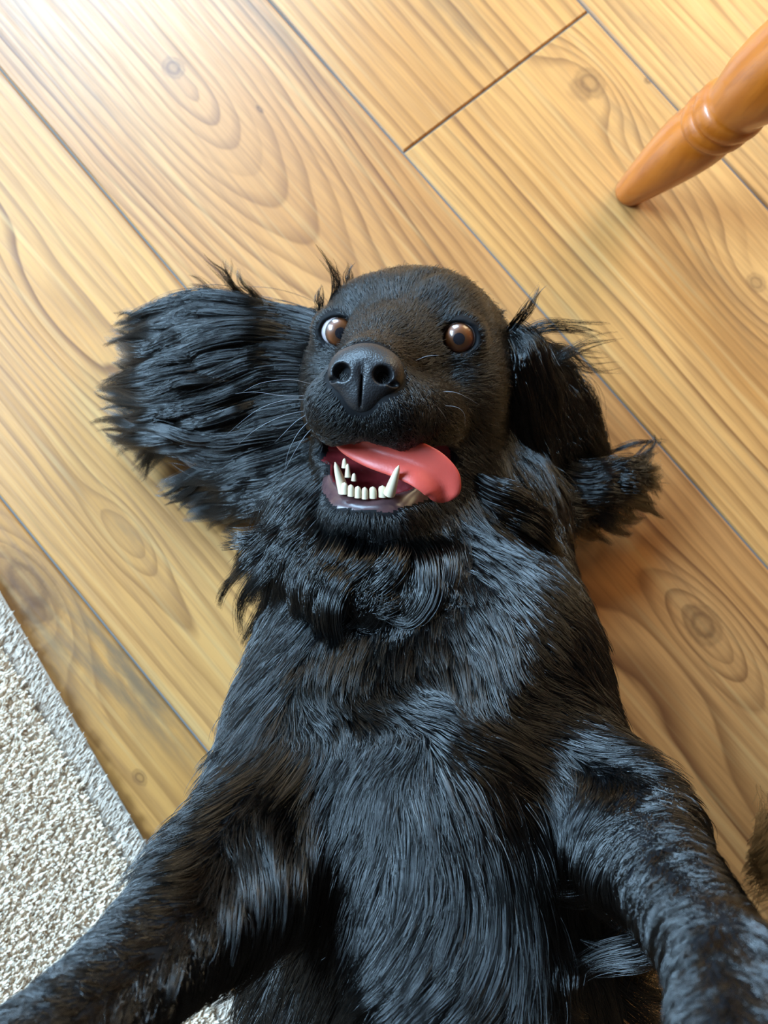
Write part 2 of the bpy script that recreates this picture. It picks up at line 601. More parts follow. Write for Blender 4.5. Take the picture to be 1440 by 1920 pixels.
def surface_nets(f, axes):
    """f: (nx,ny,nz) field, axes: three coordinate arrays. returns verts, quads"""
    nx, ny, nz = f.shape
    s = f < 0
    c = np.zeros((nx - 1, ny - 1, nz - 1), np.int8)
    for dx in (0, 1):
        for dy in (0, 1):
            for dz in (0, 1):
                c += s[dx:nx - 1 + dx, dy:ny - 1 + dy, dz:nz - 1 + dz]
    act = (c > 0) & (c < 8)
    idx = np.argwhere(act)
    ids = -np.ones(act.shape, np.int64)
    ids[act] = np.arange(len(idx))
    acc = np.zeros((len(idx), 3))
    cnt = np.zeros(len(idx))
    corners = [(dx, dy, dz) for dx in (0, 1) for dy in (0, 1) for dz in (0, 1)]
    fv = {k: f[idx[:, 0] + k[0], idx[:, 1] + k[1], idx[:, 2] + k[2]].astype(np.float64) for k in corners}
    for a in corners:
        for ax in range(3):
            if a[ax] == 0:
                b = list(a)
                b[ax] = 1
                b = tuple(b)
                va, vb = fv[a], fv[b]
                m = (va < 0) != (vb < 0)
                t = va[m] / (va[m] - vb[m])
                p = np.tile(np.array(a, float), (m.sum(), 1))
                p[:, ax] += t
                acc[m] += p
                cnt[m] += 1
    loc = acc / cnt[:, None]
    V = np.empty((len(idx), 3))
    for ax in range(3):
        A = axes[ax]
        i = idx[:, ax]
        V[:, ax] = A[i] + loc[:, ax] * (A[i + 1] - A[i])
    Q = []
    for ax in range(3):
        o1, o2 = [(1, 2), (2, 0), (0, 1)][ax]
        sl0 = [slice(None)] * 3
        sl1 = [slice(None)] * 3
        sl0[ax] = slice(0, -1)
        sl1[ax] = slice(1, None)
        sa, sb = s[tuple(sl0)], s[tuple(sl1)]
        e = np.argwhere(sa != sb)
        e = e[(e[:, o1] > 0) & (e[:, o2] > 0) & (e[:, o1] < f.shape[o1] - 1) & (e[:, o2] < f.shape[o2] - 1)]
        inside = sa[e[:, 0], e[:, 1], e[:, 2]]
        quad = []
        for d1, d2 in ((1, 1), (0, 1), (0, 0), (1, 0)):
            k = e.copy()
            k[:, o1] -= d1
            k[:, o2] -= d2
            quad.append(ids[k[:, 0], k[:, 1], k[:, 2]])
        q = np.stack(quad, 1)
        q[~inside] = q[~inside][:, ::-1]
        Q.append(q)
    return V, np.concatenate(Q)


# ------------------------------------------------------------------ dog : frames
def unit(v):
    v = np.asarray(v, float)
    return v / np.linalg.norm(v)


EYE_MID = (at(632, 620, 0.112) + at(861, 634, 0.126)) / 2
HF = unit((-0.27, -0.10, 0.957))                     # the way the muzzle points
_r = at(861, 634, 0.126) - at(632, 620, 0.112)
HR = unit(_r - HF * (_r @ HF))                       # the dog's left, image right
HU = np.cross(HF, HR)                                # crown of the head
HM = np.stack([HR, HU, HF], 1)                       # columns: head axes in world


def H(x, y, z):
    return EYE_MID + HM @ np.array([x, y, z], float)


def to_head(P):
    return (P - EYE_MID) @ HM


print('eye mid', EYE_MID, 'axes', HR, HU, HF)
EYE_X, EYE_R = 0.0345, 0.0112
EYES = [H(-EYE_X, 0, 0), H(EYE_X, 0, 0)]
GAZE = [unit(np.array([0.004, -0.012, CAM_H]) - e) for e in EYES]        # looking up at the phone
GAZE_L = [unit(g @ HM) for g in GAZE]


def head_field(P):
    """signed distance of the head in head axes (P given in world); returns field and mouth mask field"""
    L = to_head(P).astype(np.float32)
    A = np.abs(L[..., 0])
    S = L.copy()
    S[..., 0] = A                                     # mirror image half
    E = lambda c, r, Q=S: sd_ellipsoid(Q, c, r)
    d = E((0, 0.004, -0.048), (0.048, 0.045, 0.058))                         # cranium
    d = smin(d, E((0.023, 0.013, -0.012), (0.018, 0.016, 0.017)), 0.020)     # brow
    d = smin(d, E((0.036, -0.026, -0.028), (0.025, 0.032, 0.034)), 0.025)    # cheek bone
    d = smin(d, E((0.0, -0.010, 0.005), (0.026, 0.022, 0.030)), 0.016)       # stop
    # muzzle
    d = smin(d, sd_capsule(S, (0, -0.016, 0.010), (0, -0.033, 0.058), 0.021, 0.0165), 0.014)
    d = smin(d, E((0.0150, -0.0495, 0.041), (0.0182, 0.0190, 0.031)), 0.010)  # flews
    d = smin(d, E((0.0255, -0.047, 0.012), (0.0185, 0.0175, 0.030)), 0.014)     # lip towards the corner
    d = smin(d, E((0.0, -0.046, 0.056), (0.0185, 0.0190, 0.0150)), 0.010)
    upper = d
    # eyelids
    e = sd_ellipsoid(S, (EYE_X, 0, -0.0005), (0.0150, 0.0140, 0.0138))
    upper = smin(upper, e, 0.006)
    # lower jaw
    j = sd_capsule(S, (0.030, -0.066, -0.020), (0.0120, -0.1015, 0.028), 0.018, 0.0105)
    j = smin(j, E((0, -0.1025, 0.029), (0.0215, 0.0112, 0.0150)), 0.008)
    j = smin(j, E((0, -0.088, -0.01), (0.030, 0.018, 0.035)), 0.015)         # throat under the jaw
    # mouth opening: wedge between the lips
    hollow = E((0.0, -0.0785, 0.030), (0.0245, 0.0122, 0.045))
    hollow = smin(hollow, E((0.020, -0.0680, 0.010), (0.0215, 0.0075, 0.024)), 0.006)
    upper = smax(upper, -hollow, 0.004)
    d = smin(upper, j, 0.012)
    jh = E((0.0, -0.0860, 0.016), (0.0165, 0.0115, 0.0285))                  # floor of the mouth inside the jaw
    hol = np.minimum(hollow, jh)
    d = smax(d, -hol, 0.003)
    # eye openings, turned to where the dog looks
    for k, g in enumerate(GAZE_L):
        sx = (-1, 1)[k]
        o = sd_ellipsoid(L, np.array((sx * EYE_X, 0.0, 0)) + g * 0.0105, (0.0112, 0.0084, 0.0088))
        d = smax(d, -o, 0.0020)
    return d, hol


def body_field(P):
    P = P.astype(np.float32)
    E = lambda c, r, Rm=None: sd_ellipsoid(P, c, r, Rm)
    C = lambda a, b, ra, rb: sd_capsule(P, a, b, ra, rb)
    d = E(at(800, 1640, 0.095), (0.082, 0.16, 0.092))                                    # rib cage
    d = smin(d, C(at(800, 1400, 0.150), at(800, 1800, 0.165), 0.030, 0.034), 0.05)       # breast bone
    d = smin(d, C(at(790, 1930, 0.10), at(790, 2250, 0.08), 0.085, 0.075), 0.05)         # belly
    d = smin(d, C(at(820, 930, 0.056), at(820, 1230, 0.080), 0.052, 0.066), 0.04)        # neck
    d = smin(d, E(at(740, 1110, 0.10), (0.060, 0.045, 0.035)), 0.03)                     # throat
    d = smin(d, E(at(972, 1000, 0.048), (0.030, 0.058, 0.042)), 0.025)                   # side of the neck under the ear
    # shoulders
    d = smin(d, E(at(590, 1330, 0.090), (0.038, 0.070, 0.060)), 0.03)
    d = smin(d, E(at(992, 1290, 0.080), (0.042, 0.075, 0.062)), 0.03)
    d = smin(d, E(at(935, 1260, 0.13), (0.040, 0.050, 0.032)), 0.03)
    # forelegs
    Ls, Le, Lw, Lp = at(560, 1390, 0.12), at(435, 1650, 0.175), at(90, 1985, 0.265), at(-110, 2140, 0.29)
    d = smin(d, C(Ls, Le, 0.034, 0.028), 0.025)
    d = smin(d, C(Le, Lw, 0.027, 0.019), 0.02)
    d = smin(d, C(Lw, Lp, 0.018, 0.020), 0.01)
    Rs, Re, Rw, Rp = at(1030, 1400, 0.12), at(1205, 1572, 0.185), at(1372, 1840, 0.300), at(1400, 2050, 0.335)
    d = smin(d, C(Rs, Re, 0.034, 0.024), 0.022)
    d = smin(d, C(Re, Rw, 0.0235, 0.0165), 0.015)
    d = smin(d, C(Rw, Rp, 0.0165, 0.019), 0.01)
    # thighs
    for sx in (-1, 1):
        hip = np.array([0.055 + sx * 0.075, -0.40, 0.085])
        knee = np.array([0.055 + sx * 0.15, -0.36, 0.16])
        hock = np.array([0.055 + sx * 0.14, -0.46, 0.21])
        toe = np.array([0.055 + sx * 0.12, -0.42, 0.28])
        d = smin(d, C(hip, knee, 0.055, 0.032), 0.03)
        d = smin(d, C(knee, hock, 0.03, 0.014), 0.015)
        d = smin(d, C(hock, toe, 0.014, 0.018), 0.008)
    return smin(d, ear_field(P), 0.012)


def ear_field(P):
    P = P.astype(np.float32)
    # ear flaps
    ea, eb = H(-0.046, 0.000, -0.045), at(330, 760, 0.014)
    t = unit(eb - ea)
    nrm = unit(np.array([0, 0, 1.0]) - t * t[2])
    Rm = np.stack([t, np.cross(nrm, t), nrm], 1)
    earl = sd_ellipsoid(P, (ea + eb) / 2 + np.array([0, 0, -0.009]), (np.linalg.norm(eb - ea) / 2 + 0.008, 0.050, 0.0050), Rm)
    ea, eb = H(0.050, -0.002, -0.045), at(1130, 880, 0.016)
    t = unit(eb - ea)
    nrm = unit(np.array([0.25, 0, 1.0]) - t * (t @ np.array([0.25, 0, 1.0])))
    Rm = np.stack([t, np.cross(nrm, t), nrm], 1)
    earr = sd_ellipsoid(P, (ea + eb) / 2, (np.linalg.norm(eb - ea) / 2 + 0.006, 0.038, 0.0050), Rm)
    return np.minimum(earl, earr)


def dog_field(P):
    h, hol = head_field(P)
    b = body_field(P)
    d = smin(h, b, 0.022)
    # keep the mouth open where the throat blends in
    d = smax(d, -hol, 0.003)
    # lie on the floor
    d = smax(d, 0.0012 - P[..., 2].astype(np.float32), 0.004)
    return d


def grid(lo, hi, step):
    axes = [np.arange(lo[i], hi[i] + step, step) for i in range(3)]
    G = np.stack(np.meshgrid(*axes, indexing='ij'), -1).astype(np.float32)
    return axes, G


def eval_grid(fn, G, chunk=24):
    return np.concatenate([fn(G[i:i + chunk]) for i in range(0, len(G), chunk)])


HB_LO = np.array([EYE_MID[0] - 0.085, EYE_MID[1] - 0.122, 0.004])
HB_HI = np.array([EYE_MID[0] + 0.085, EYE_MID[1] + 0.075, 0.225])
axB, GB = grid((-0.30, -0.56, -0.004), (0.36, 0.25, 0.375), 0.0034)
FB = eval_grid(dog_field, GB)
axA, GA = grid(HB_LO - 0.003, HB_HI + 0.003, 0.0014)
FA = eval_grid(dog_field, GA)
V1, Q1 = surface_nets(FB, axB)
V2, Q2 = surface_nets(FA, axA)


def quad_in(V, Q, lo, hi):
    c = V[Q].mean(1)
    return ((c > lo) & (c < hi)).all(1)


Q1 = Q1[~quad_in(V1, Q1, HB_LO + 0.003, HB_HI - 0.003)]
Q2 = Q2[quad_in(V2, Q2, HB_LO, HB_HI)]
BV = np.concatenate([V1, V2])
BQ = np.concatenate([Q1, Q2 + len(V1)])
used = np.zeros(len(BV), bool)
used[BQ.ravel()] = True
remap = np.cumsum(used) - 1
BV, BQ = BV[used], remap[BQ]


def samp(P):
    """field value and outward normal by trilinear lookup in the coarse grid"""
    lo = np.array([axB[0][0], axB[1][0], axB[2][0]])
    st = 0.0034
    g = (P - lo) / st
    g = np.clip(g, 1.001, np.array(FB.shape) - 3.001)
    i = g.astype(int)
    f = g - i

    def tri(i, f):
        r = 0
        for dx in (0, 1):
            for dy in (0, 1):
                for dz in (0, 1):
                    w = (f[:, 0] if dx else 1 - f[:, 0]) * (f[:, 1] if dy else 1 - f[:, 1]) * (f[:, 2] if dz else 1 - f[:, 2])
                    r = r + w * FB[i[:, 0] + dx, i[:, 1] + dy, i[:, 2] + dz]
        return r
    v = tri(i, f)
    n = np.empty_like(P)
    for ax in range(3):
        a, b = i.copy(), i.copy()
        a[:, ax] += 1
        b[:, ax] -= 1
        n[:, ax] = tri(a, f) - tri(b, f)
    n /= np.linalg.norm(n, axis=1)[:, None] + 1e-9
    return v, n


skin = NT('black_skin')
skin.set(Base_Color=(0.006, 0.006, 0.007, 1), Roughness=0.7)
skin.bsdf.inputs['Specular IOR Level'].default_value = 0.15
lip = NT('mouth_lining')
tcl = lip.node('ShaderNodeTexCoord')
lipn = lip.noise(tcl.outputs['Object'], 120.0, 3.0)
lip.set(Base_Color=lip.mix(lipn, srgb(70, 18, 22), srgb(150, 52, 56)), Roughness=0.28)

dog = bpy.data.objects.new('dog', None)
COL.objects.link(dog)
tag(dog, 'black long eared spaniel lying on its back with open mouth and tongue out', 'dog')
dog.location = (0.05, -0.05, 0)
bpy.context.view_layer.update()
body = mesh_obj('body', BV, BQ, [skin.mat, lip.mat], dog)
cent = BV[BQ].mean(1)
hl = to_head(cent)
_, holv = head_field(cent.astype(np.float32))
inm = (holv < 0.0016) & (np.abs(hl[:, 0]) < 0.036) & (hl[:, 2] < 0.050) & (hl[:, 2] > -0.03)
rim = (np.abs(hl[:, 0]) < 0.030) & (hl[:, 1] > -0.1000 + 0.55 * np.clip(np.abs(hl[:, 0]) - 0.014, 0, 1)) & (hl[:, 1] < -0.070) & (hl[:, 2] > 0.015) & (~inm) & (holv < 0.016) & (hl[:, 1] < -0.083)
lip_skin = NT('lip_skin')
tcl = lip_skin.node('ShaderNodeTexCoord')
lip_skin.set(Base_Color=lip_skin.mix(lip_skin.noise(tcl.outputs['Object'], 160.0, 3.0), srgb(46, 34, 36), srgb(104, 72, 72)), Roughness=0.25)
body.data.materials.append(lip_skin.mat)
mi = inm.astype(np.int32)
mi[rim] = 2
body.data.polygons.foreach_set('material_index', mi)


# ------------------------------------------------------------------ dog : nose, eyes, teeth, tongue
def local_mesh(name, V, Q, mat, origin, Rm, parent):
    return mesh_obj(name, (np.asarray(V) @ np.asarray(Rm).T) + origin, Q, mat, parent)


def nose_field(P):
    S = P.copy()
    S[..., 0] = np.abs(S[..., 0])
    E = lambda c, r: sd_ellipsoid(S, c, r)
    d = E((0, 0.0030, -0.004), (0.0160, 0.0125, 0.0125))
    d = smin(d, E((0.0100, 0.0000, -0.002), (0.0080, 0.0095, 0.0095)), 0.005)
    d = smin(d, E((0, -0.0095, -0.003), (0.0105, 0.0090, 0.0090)), 0.006)
    d = smax(d, -E((0.0098, -0.0005, 0.0070), (0.0044, 0.0042, 0.0075)), 0.0016)
    d = smax(d, -E((0.0150, -0.0040, 0.0045), (0.0030, 0.0013, 0.0045)), 0.0010)
    d = smax(d, -E((0, -0.0110, 0.0060), (0.0006, 0.0100, 0.0035)), 0.0012)
    d = smax(d, -E((0, -0.0005, 0.0110), (0.0016, 0.0050, 0.0030)), 0.0030)
    return d


nax, NG = grid((-0.021, -0.022, -0.018), (0.021, 0.017, 0.013), 0.0005)
NV, NQ = surface_nets(nose_field(NG), nax)
nose_m = NT('wet_nose')
ntc = nose_m.node('ShaderNodeTexCoord')
vor = nose_m.node('ShaderNodeTexVoronoi')
nose_m.put(vor.inputs['Vector'], ntc.outputs['Object'])
vor.inputs['Scale'].default_value = 1100.0
nose_m.set(Base_Color=srgb(34, 33, 35), Roughness=0.42)
nose_m.bump(vor.outputs['Distance'], 0.35, 0.0004)
NOSE_O = H(0.002, -0.0365, 0.0710)
nf = unit(HF + 0.25 * (np.array([0, 0, CAM_H]) - NOSE_O) / np.linalg.norm(np.array([0, 0, CAM_H]) - NOSE_O))
nr = unit(HR - nf * (HR @ nf))
NM = np.stack([nr, np.cross(nf, nr), nf], 1)
nose = local_mesh('nose', NV, NQ, nose_m.mat, NOSE_O, NM, dog)
nose['label'] = 'black pebbled nose with two round nostrils'

sclera = NT('eye_white')
stc = sclera.node('ShaderNodeTexCoord')
sclera.set(Base_Color=sclera.mix(sclera.noise(stc.outputs['Object'], 300.0), srgb(196, 190, 192), srgb(168, 140, 136)), Roughness=0.12)
sclera.bsdf.inputs['Coat Weight'].default_value = 1.0
sclera.bsdf.inputs['Coat Roughness'].default_value = 0.02
iris_m = NT('amber_iris')
itc = iris_m.node('ShaderNodeTexCoord')
isep = iris_m.node('ShaderNodeSeparateXYZ')
iris_m.put(isep.inputs[0], itc.outputs['Object'])
rad = iris_m.math('SQRT', iris_m.math('ADD', iris_m.math('POWER', isep.outputs[0], 2.0), iris_m.math('POWER', isep.outputs[1], 2.0)))
rad = iris_m.math('DIVIDE', rad, 0.0083)
ang = iris_m.math('ARCTAN2', isep.outputs[1], isep.outputs[0])
icomb = iris_m.node('ShaderNodeCombineXYZ')
iris_m.put(icomb.inputs[0], iris_m.math('MULTIPLY', iris_m.math('COSINE', ang), 4.0))
iris_m.put(icomb.inputs[1], iris_m.math('MULTIPLY', iris_m.math('SINE', ang), 4.0))
iris_m.put(icomb.inputs[2], rad)
ifib = iris_m.noise(icomb.outputs[0], 3.0, 4.0, 0.6)
icol = iris_m.ramp(rad, [(0.30, srgb(70, 38, 18)), (0.55, srgb(104, 58, 28)), (0.80, srgb(132, 72, 34)), (0.94, srgb(70, 40, 24)), (1.0, srgb(22, 14, 12))])
icol = iris_m.mix(iris_m.math('MULTIPLY', ifib, 0.55), icol, srgb(72, 40, 18))
iris_m.set(Base_Color=icol, Roughness=0.35)
iris_m.bsdf.inputs['Coat Weight'].default_value = 1.0
iris_m.bsdf.inputs['Coat Roughness'].default_value = 0.015
pupil_m = NT('pupil_black')
pupil_m.set(Base_Color=srgb(24, 24, 30), Roughness=0.2)
pupil_m.bsdf.inputs['Coat Weight'].default_value = 1.0
pupil_m.bsdf.inputs['Coat Roughness'].default_value = 0.015


def cap(R, a0, a1, rings=14, seg=40, bulge=0.0, ref=None):
    """spherical cap between polar angles a0..a1 about +z"""
    vs, fs = [], []
    for i in range(rings + 1):
        a = a0 + (a1 - a0) * i / rings
        r = R + bulge * max(0.0, math.cos(a / (ref or a1) * math.pi / 2))
        for k in range(seg):
            t = 2 * math.pi * k / seg
            vs.append((r * math.sin(a) * math.cos(t), r * math.sin(a) * math.sin(t), r * math.cos(a)))
    for i in range(rings):
        for k in range(seg):
            j = (k + 1) % seg
            fs.append((i * seg + k, (i + 1) * seg + k, (i + 1) * seg + j, i * seg + j))
    return vs, fs


for k in (0, 1):
    g = GAZE[k] + np.array([(0.10, 0.02)[k], (-0.05, -0.05)[k], 0])
    g = unit(g)
    xr = unit(HR - g * (HR @ g))
    EM = np.stack([xr, np.cross(g, xr), g], 1)
    mw = Matrix([list(EM[i]) + [EYES[k][i]] for i in range(3)] + [[0, 0, 0, 1]])

    def eye_part(name, R, a0, a1, mat, parent, bulge=0.0):
        vs, fs = cap(R, a0, a1, bulge=bulge, ref=0.83)
        o = mesh_obj(name, vs, fs, mat)
        o.matrix_world = mw
        bpy.context.view_layer.update()
        o.parent = parent
        o.matrix_parent_inverse = parent.matrix_world.inverted()
        return o
    eye = eye_part('eye', EYE_R, 0.0, math.pi, sclera.mat, dog)
    bpy.context.view_layer.update()
    eye['label'] = 'amber brown eye with a pale rim'
    eye_part('iris', EYE_R + 0.00012, 0.0, 0.83, iris_m.mat, eye, bulge=0.0006)
    eye_part('pupil', EYE_R + 0.00018, 0.0, 0.27, pupil_m.mat, eye, bulge=0.0006)

enamel = NT('tooth_enamel')
etc_ = enamel.node('ShaderNodeTexCoord')
enamel.set(Base_Color=enamel.mix(enamel.noise(etc_.outputs['Object'], 90.0), srgb(250, 234, 206), srgb(236, 212, 174)), Roughness=0.2)
enamel.bsdf.inputs['Subsurface Weight'].default_value = 0.15
enamel.bsdf.inputs['Subsurface Radius'].default_value = (0.002, 0.0015, 0.001)


def tooth(root, tip, wid, thick, curve=0.0, blunt=0.25):
    root, tip = np.array(root), np.array(tip)
    ax = tip - root
    L = np.linalg.norm(ax)
    ax = ax / L
    s = unit(HR - ax * (HR @ ax))
    f = np.cross(s, ax)
    vs, fs = [], []
    seg, n = 12, 8
    for i in range(n + 1):
        t = i / n
        prof = (1 - t) ** 0.55 * (1 - blunt) + blunt * math.sqrt(max(0.0, 1 - t ** 6)) if i < n else 0.02
        c = root + ax * L * t + f * curve * math.sin(t * math.pi / 2)
        for k in range(seg):
            a = 2 * math.pi * k / seg
            vs.append(c + s * math.cos(a) * wid / 2 * prof + f * math.sin(a) * thick / 2 * prof)
    for i in range(n):
        for k in range(seg):
            j = (k + 1) % seg
            fs.append((i * seg + k, i * seg + j, (i + 1) * seg + j, (i + 1) * seg + k))
    fs.append(tuple(range(n * seg, (n + 1) * seg)))
    return mesh_obj('tooth', vs, fs, enamel.mat, dog)


ZT = 0.1475
tooth(at(645, 922, ZT - 0.006), at(628, 866, ZT + 0.004), 0.0062, 0.006, blunt=0.12)
tooth(at(730, 926, ZT + 0.001), at(748, 872, ZT + 0.015), 0.0062, 0.006, blunt=0.12)
for (u, v, w) in ((646, 913, 0.0036), (658, 917, 0.0036), (671, 920, 0.0036), (684, 922, 0.0034), (699, 921, 0.0040), (717, 919, 0.0044)):
    tooth(at(u, v + 13, ZT - 0.001), at(u, v - 9, ZT + 0.0015), w * 1.05, 0.003, blunt=0.92)
for (u, v, h) in ((652, 882, 26), (646, 868, 18), (664, 894, 14)):
    tooth(at(u, v + h / 2, ZT - 0.022), at(u, v - h / 2, ZT - 0.020), 0.0034, 0.003, blunt=0.35)

tong = NT('tongue_flesh')
ttc = tong.node('ShaderNodeTexCoord')
tn = tong.noise(ttc.outputs['Object'], 900.0, 3.0, 0.6)
tb = tong.noise(ttc.outputs['Object'], 70.0, 3.0, 0.5)
tong.set(Base_Color=tong.mix(tb, srgb(232, 100, 84), srgb(206, 76, 66)), Roughness=0.42)
tong.bsdf.inputs['Subsurface Weight'].default_value = 0.25
tong.bsdf.inputs['Subsurface Radius'].default_value = (0.004, 0.0015, 0.001)
tong.bump(tn, 0.25, 0.0004)


def catmull(P, n):
    P = np.asarray(P, float)
    K = len(P)
    t = np.linspace(0, K - 1, n)
    i = np.minimum(t.astype(int), K - 2)
    f = (t - i)[:, None]
    g = lambda j: P[np.clip(j, 0, K - 1)]
    p0, p1, p2, p3 = g(i - 1), g(i), g(i + 1), g(i + 2)
    return 0.5 * ((2 * p1) + (-p0 + p2) * f + (2 * p0 - 5 * p1 + 4 * p2 - p3) * f ** 2 + (-p0 + 3 * p1 - 3 * p2 + p3) * f ** 3)


# path, half width, direction of the width (towards the upper edge)
tp = catmull([at(634, 812, 0.128), at(662, 830, 0.140), at(708, 846, 0.149), at(758, 860, 0.154), at(800, 880, 0.157), at(828, 908, 0.155), at(836, 942, 0.150)], 34)
tw = np.interp(np.linspace(0, 1, 34), [0, 0.12, 0.3, 0.5, 0.68, 0.82, 0.93, 1], [0.0045, 0.0072, 0.0095, 0.0108, 0.0112, 0.0106, 0.0078, 0.0022])
tv, tf = [], []
SEG = 20
for i in range(34):
    tan = unit(tp[min(i + 1, 33)] - tp[max(i - 1, 0)])
    view = unit(np.array([0.05, -0.25, 1.0]))
    s = unit(np.cross(view, tan))
    f = np.cross(tan, s)
    th = 0.0030 * min(1.0, tw[i] / 0.007)
    for k in range(SEG):
        a = 2 * math.pi * k / SEG
        x = math.cos(a) * tw[i]
        y = math.sin(a) * th
        dip = -0.0030 * math.exp(-(x / 0.0032) ** 2) * (1 if y > 0 else -0.4) * min(1, tw[i] / 0.008)
        cup = 0.0030 * (x / 0.011) ** 2
        tv.append(tp[i] + s * x + f * (y + dip + cup))
for i in range(33):
    for k in range(SEG):
        j = (k + 1) % SEG
        tf.append((i * SEG + k, i * SEG + j, (i + 1) * SEG + j, (i + 1) * SEG + k))
tf.append(tuple(range(33 * SEG, 34 * SEG)))
tongue = mesh_obj('tongue', tv, tf, tong.mat, dog)
tongue['label'] = 'pink tongue lolling out over the side of the jaw'
md = tongue.modifiers.new('smooth', 'SUBSURF')
md.levels = md.render_levels = 1

# ------------------------------------------------------------------ fur
GN = np.stack(np.gradient(FB), -1).astype(np.float32)
LO_B = np.array([axB[0][0], axB[1][0], axB[2][0]])


def near(P):
    i = np.clip(np.rint((P - LO_B) / 0.0034).astype(int), 0, np.array(FB.shape) - 1)
    n = GN[i[:, 0], i[:, 1], i[:, 2]]
    return n / (np.linalg.norm(n, axis=1)[:, None] + 1e-9)


def hair_material(name, sigma, rough):
    m = bpy.data.materials.new(name)
    m.use_nodes = True
    t = m.node_tree
    t.nodes.clear()
    out = t.nodes.new('ShaderNodeOutputMaterial')
    h = t.nodes.new('ShaderNodeBsdfHairPrincipled')
    h.model = 'CHIANG'
    h.parametrization = 'ABSORPTION'
    h.inputs['Absorption Coefficient'].default_value = sigma
    h.inputs['Roughness'].default_value = rough
    h.inputs['Radial Roughness'].default_value = 0.22
    h.inputs['Random Roughness'].default_value = 0.3
    h.inputs['IOR'].default_value = 1.7
    t.links.new(h.outputs[0], out.inputs[0])
    return m


FUR = hair_material('black_fur', (9.0, 10.0, 11.0), 0.13)
FACE = hair_material('black_face_fur', (4.0, 5.5, 7.5), 0.30)


def curves_obj(name, P, r_root, r_tip, mat, parent):
    """P: (n, m, 3) strand points"""
    n, m, _ = P.shape
    c = bpy.data.hair_curves.new(name)
    c.add_curves([m] * n)
    c.attributes['position'].data.foreach_set('vector', np.ascontiguousarray(P, np.float32).ravel())
    t = np.linspace(0, 1, m)
    prof = (r_root + (r_tip - r_root) * t ** 1.5) * np.clip(0.25 + t / 0.12, 0, 1)
    if np.ndim(r_root) == 0:
        R = np.tile(prof, n)
    at_r = c.attributes.get('radius') or c.attributes.new('radius', 'FLOAT', 'POINT')
    at_r.data.foreach_set('value', R.astype(np.float32))
    c.materials.append(mat)
    o = link(name, c, parent)
    o['kind'] = 'stuff'
    return o


def push_out(P, eps=0.0012):
    sh = P.shape
    Q = P.reshape(-1, 3)
    v, n = samp(Q)
    m = v < eps
    Q[m] += n[m] * (eps - v[m])[:, None]
    Q[:, 2] = np.maximum(Q[:, 2], 0.0008)
    return Q.reshape(sh)


# surface under a pixel of the photograph
from mathutils.bvhtree import BVHTree
bvh = BVHTree.FromPolygons([tuple(v) for v in BV], [tuple(int(i) for i in q) for q in BQ])


def on_dog(u, v):
    d = unit(ROT @ np.array([(u - 720) / FPX, -(v - 960) / FPX, -1.0]))
    hit = bvh.ray_cast(Vector((0, 0, CAM_H)), Vector(d))[0]
    return np.array(hit) if hit is not None else None


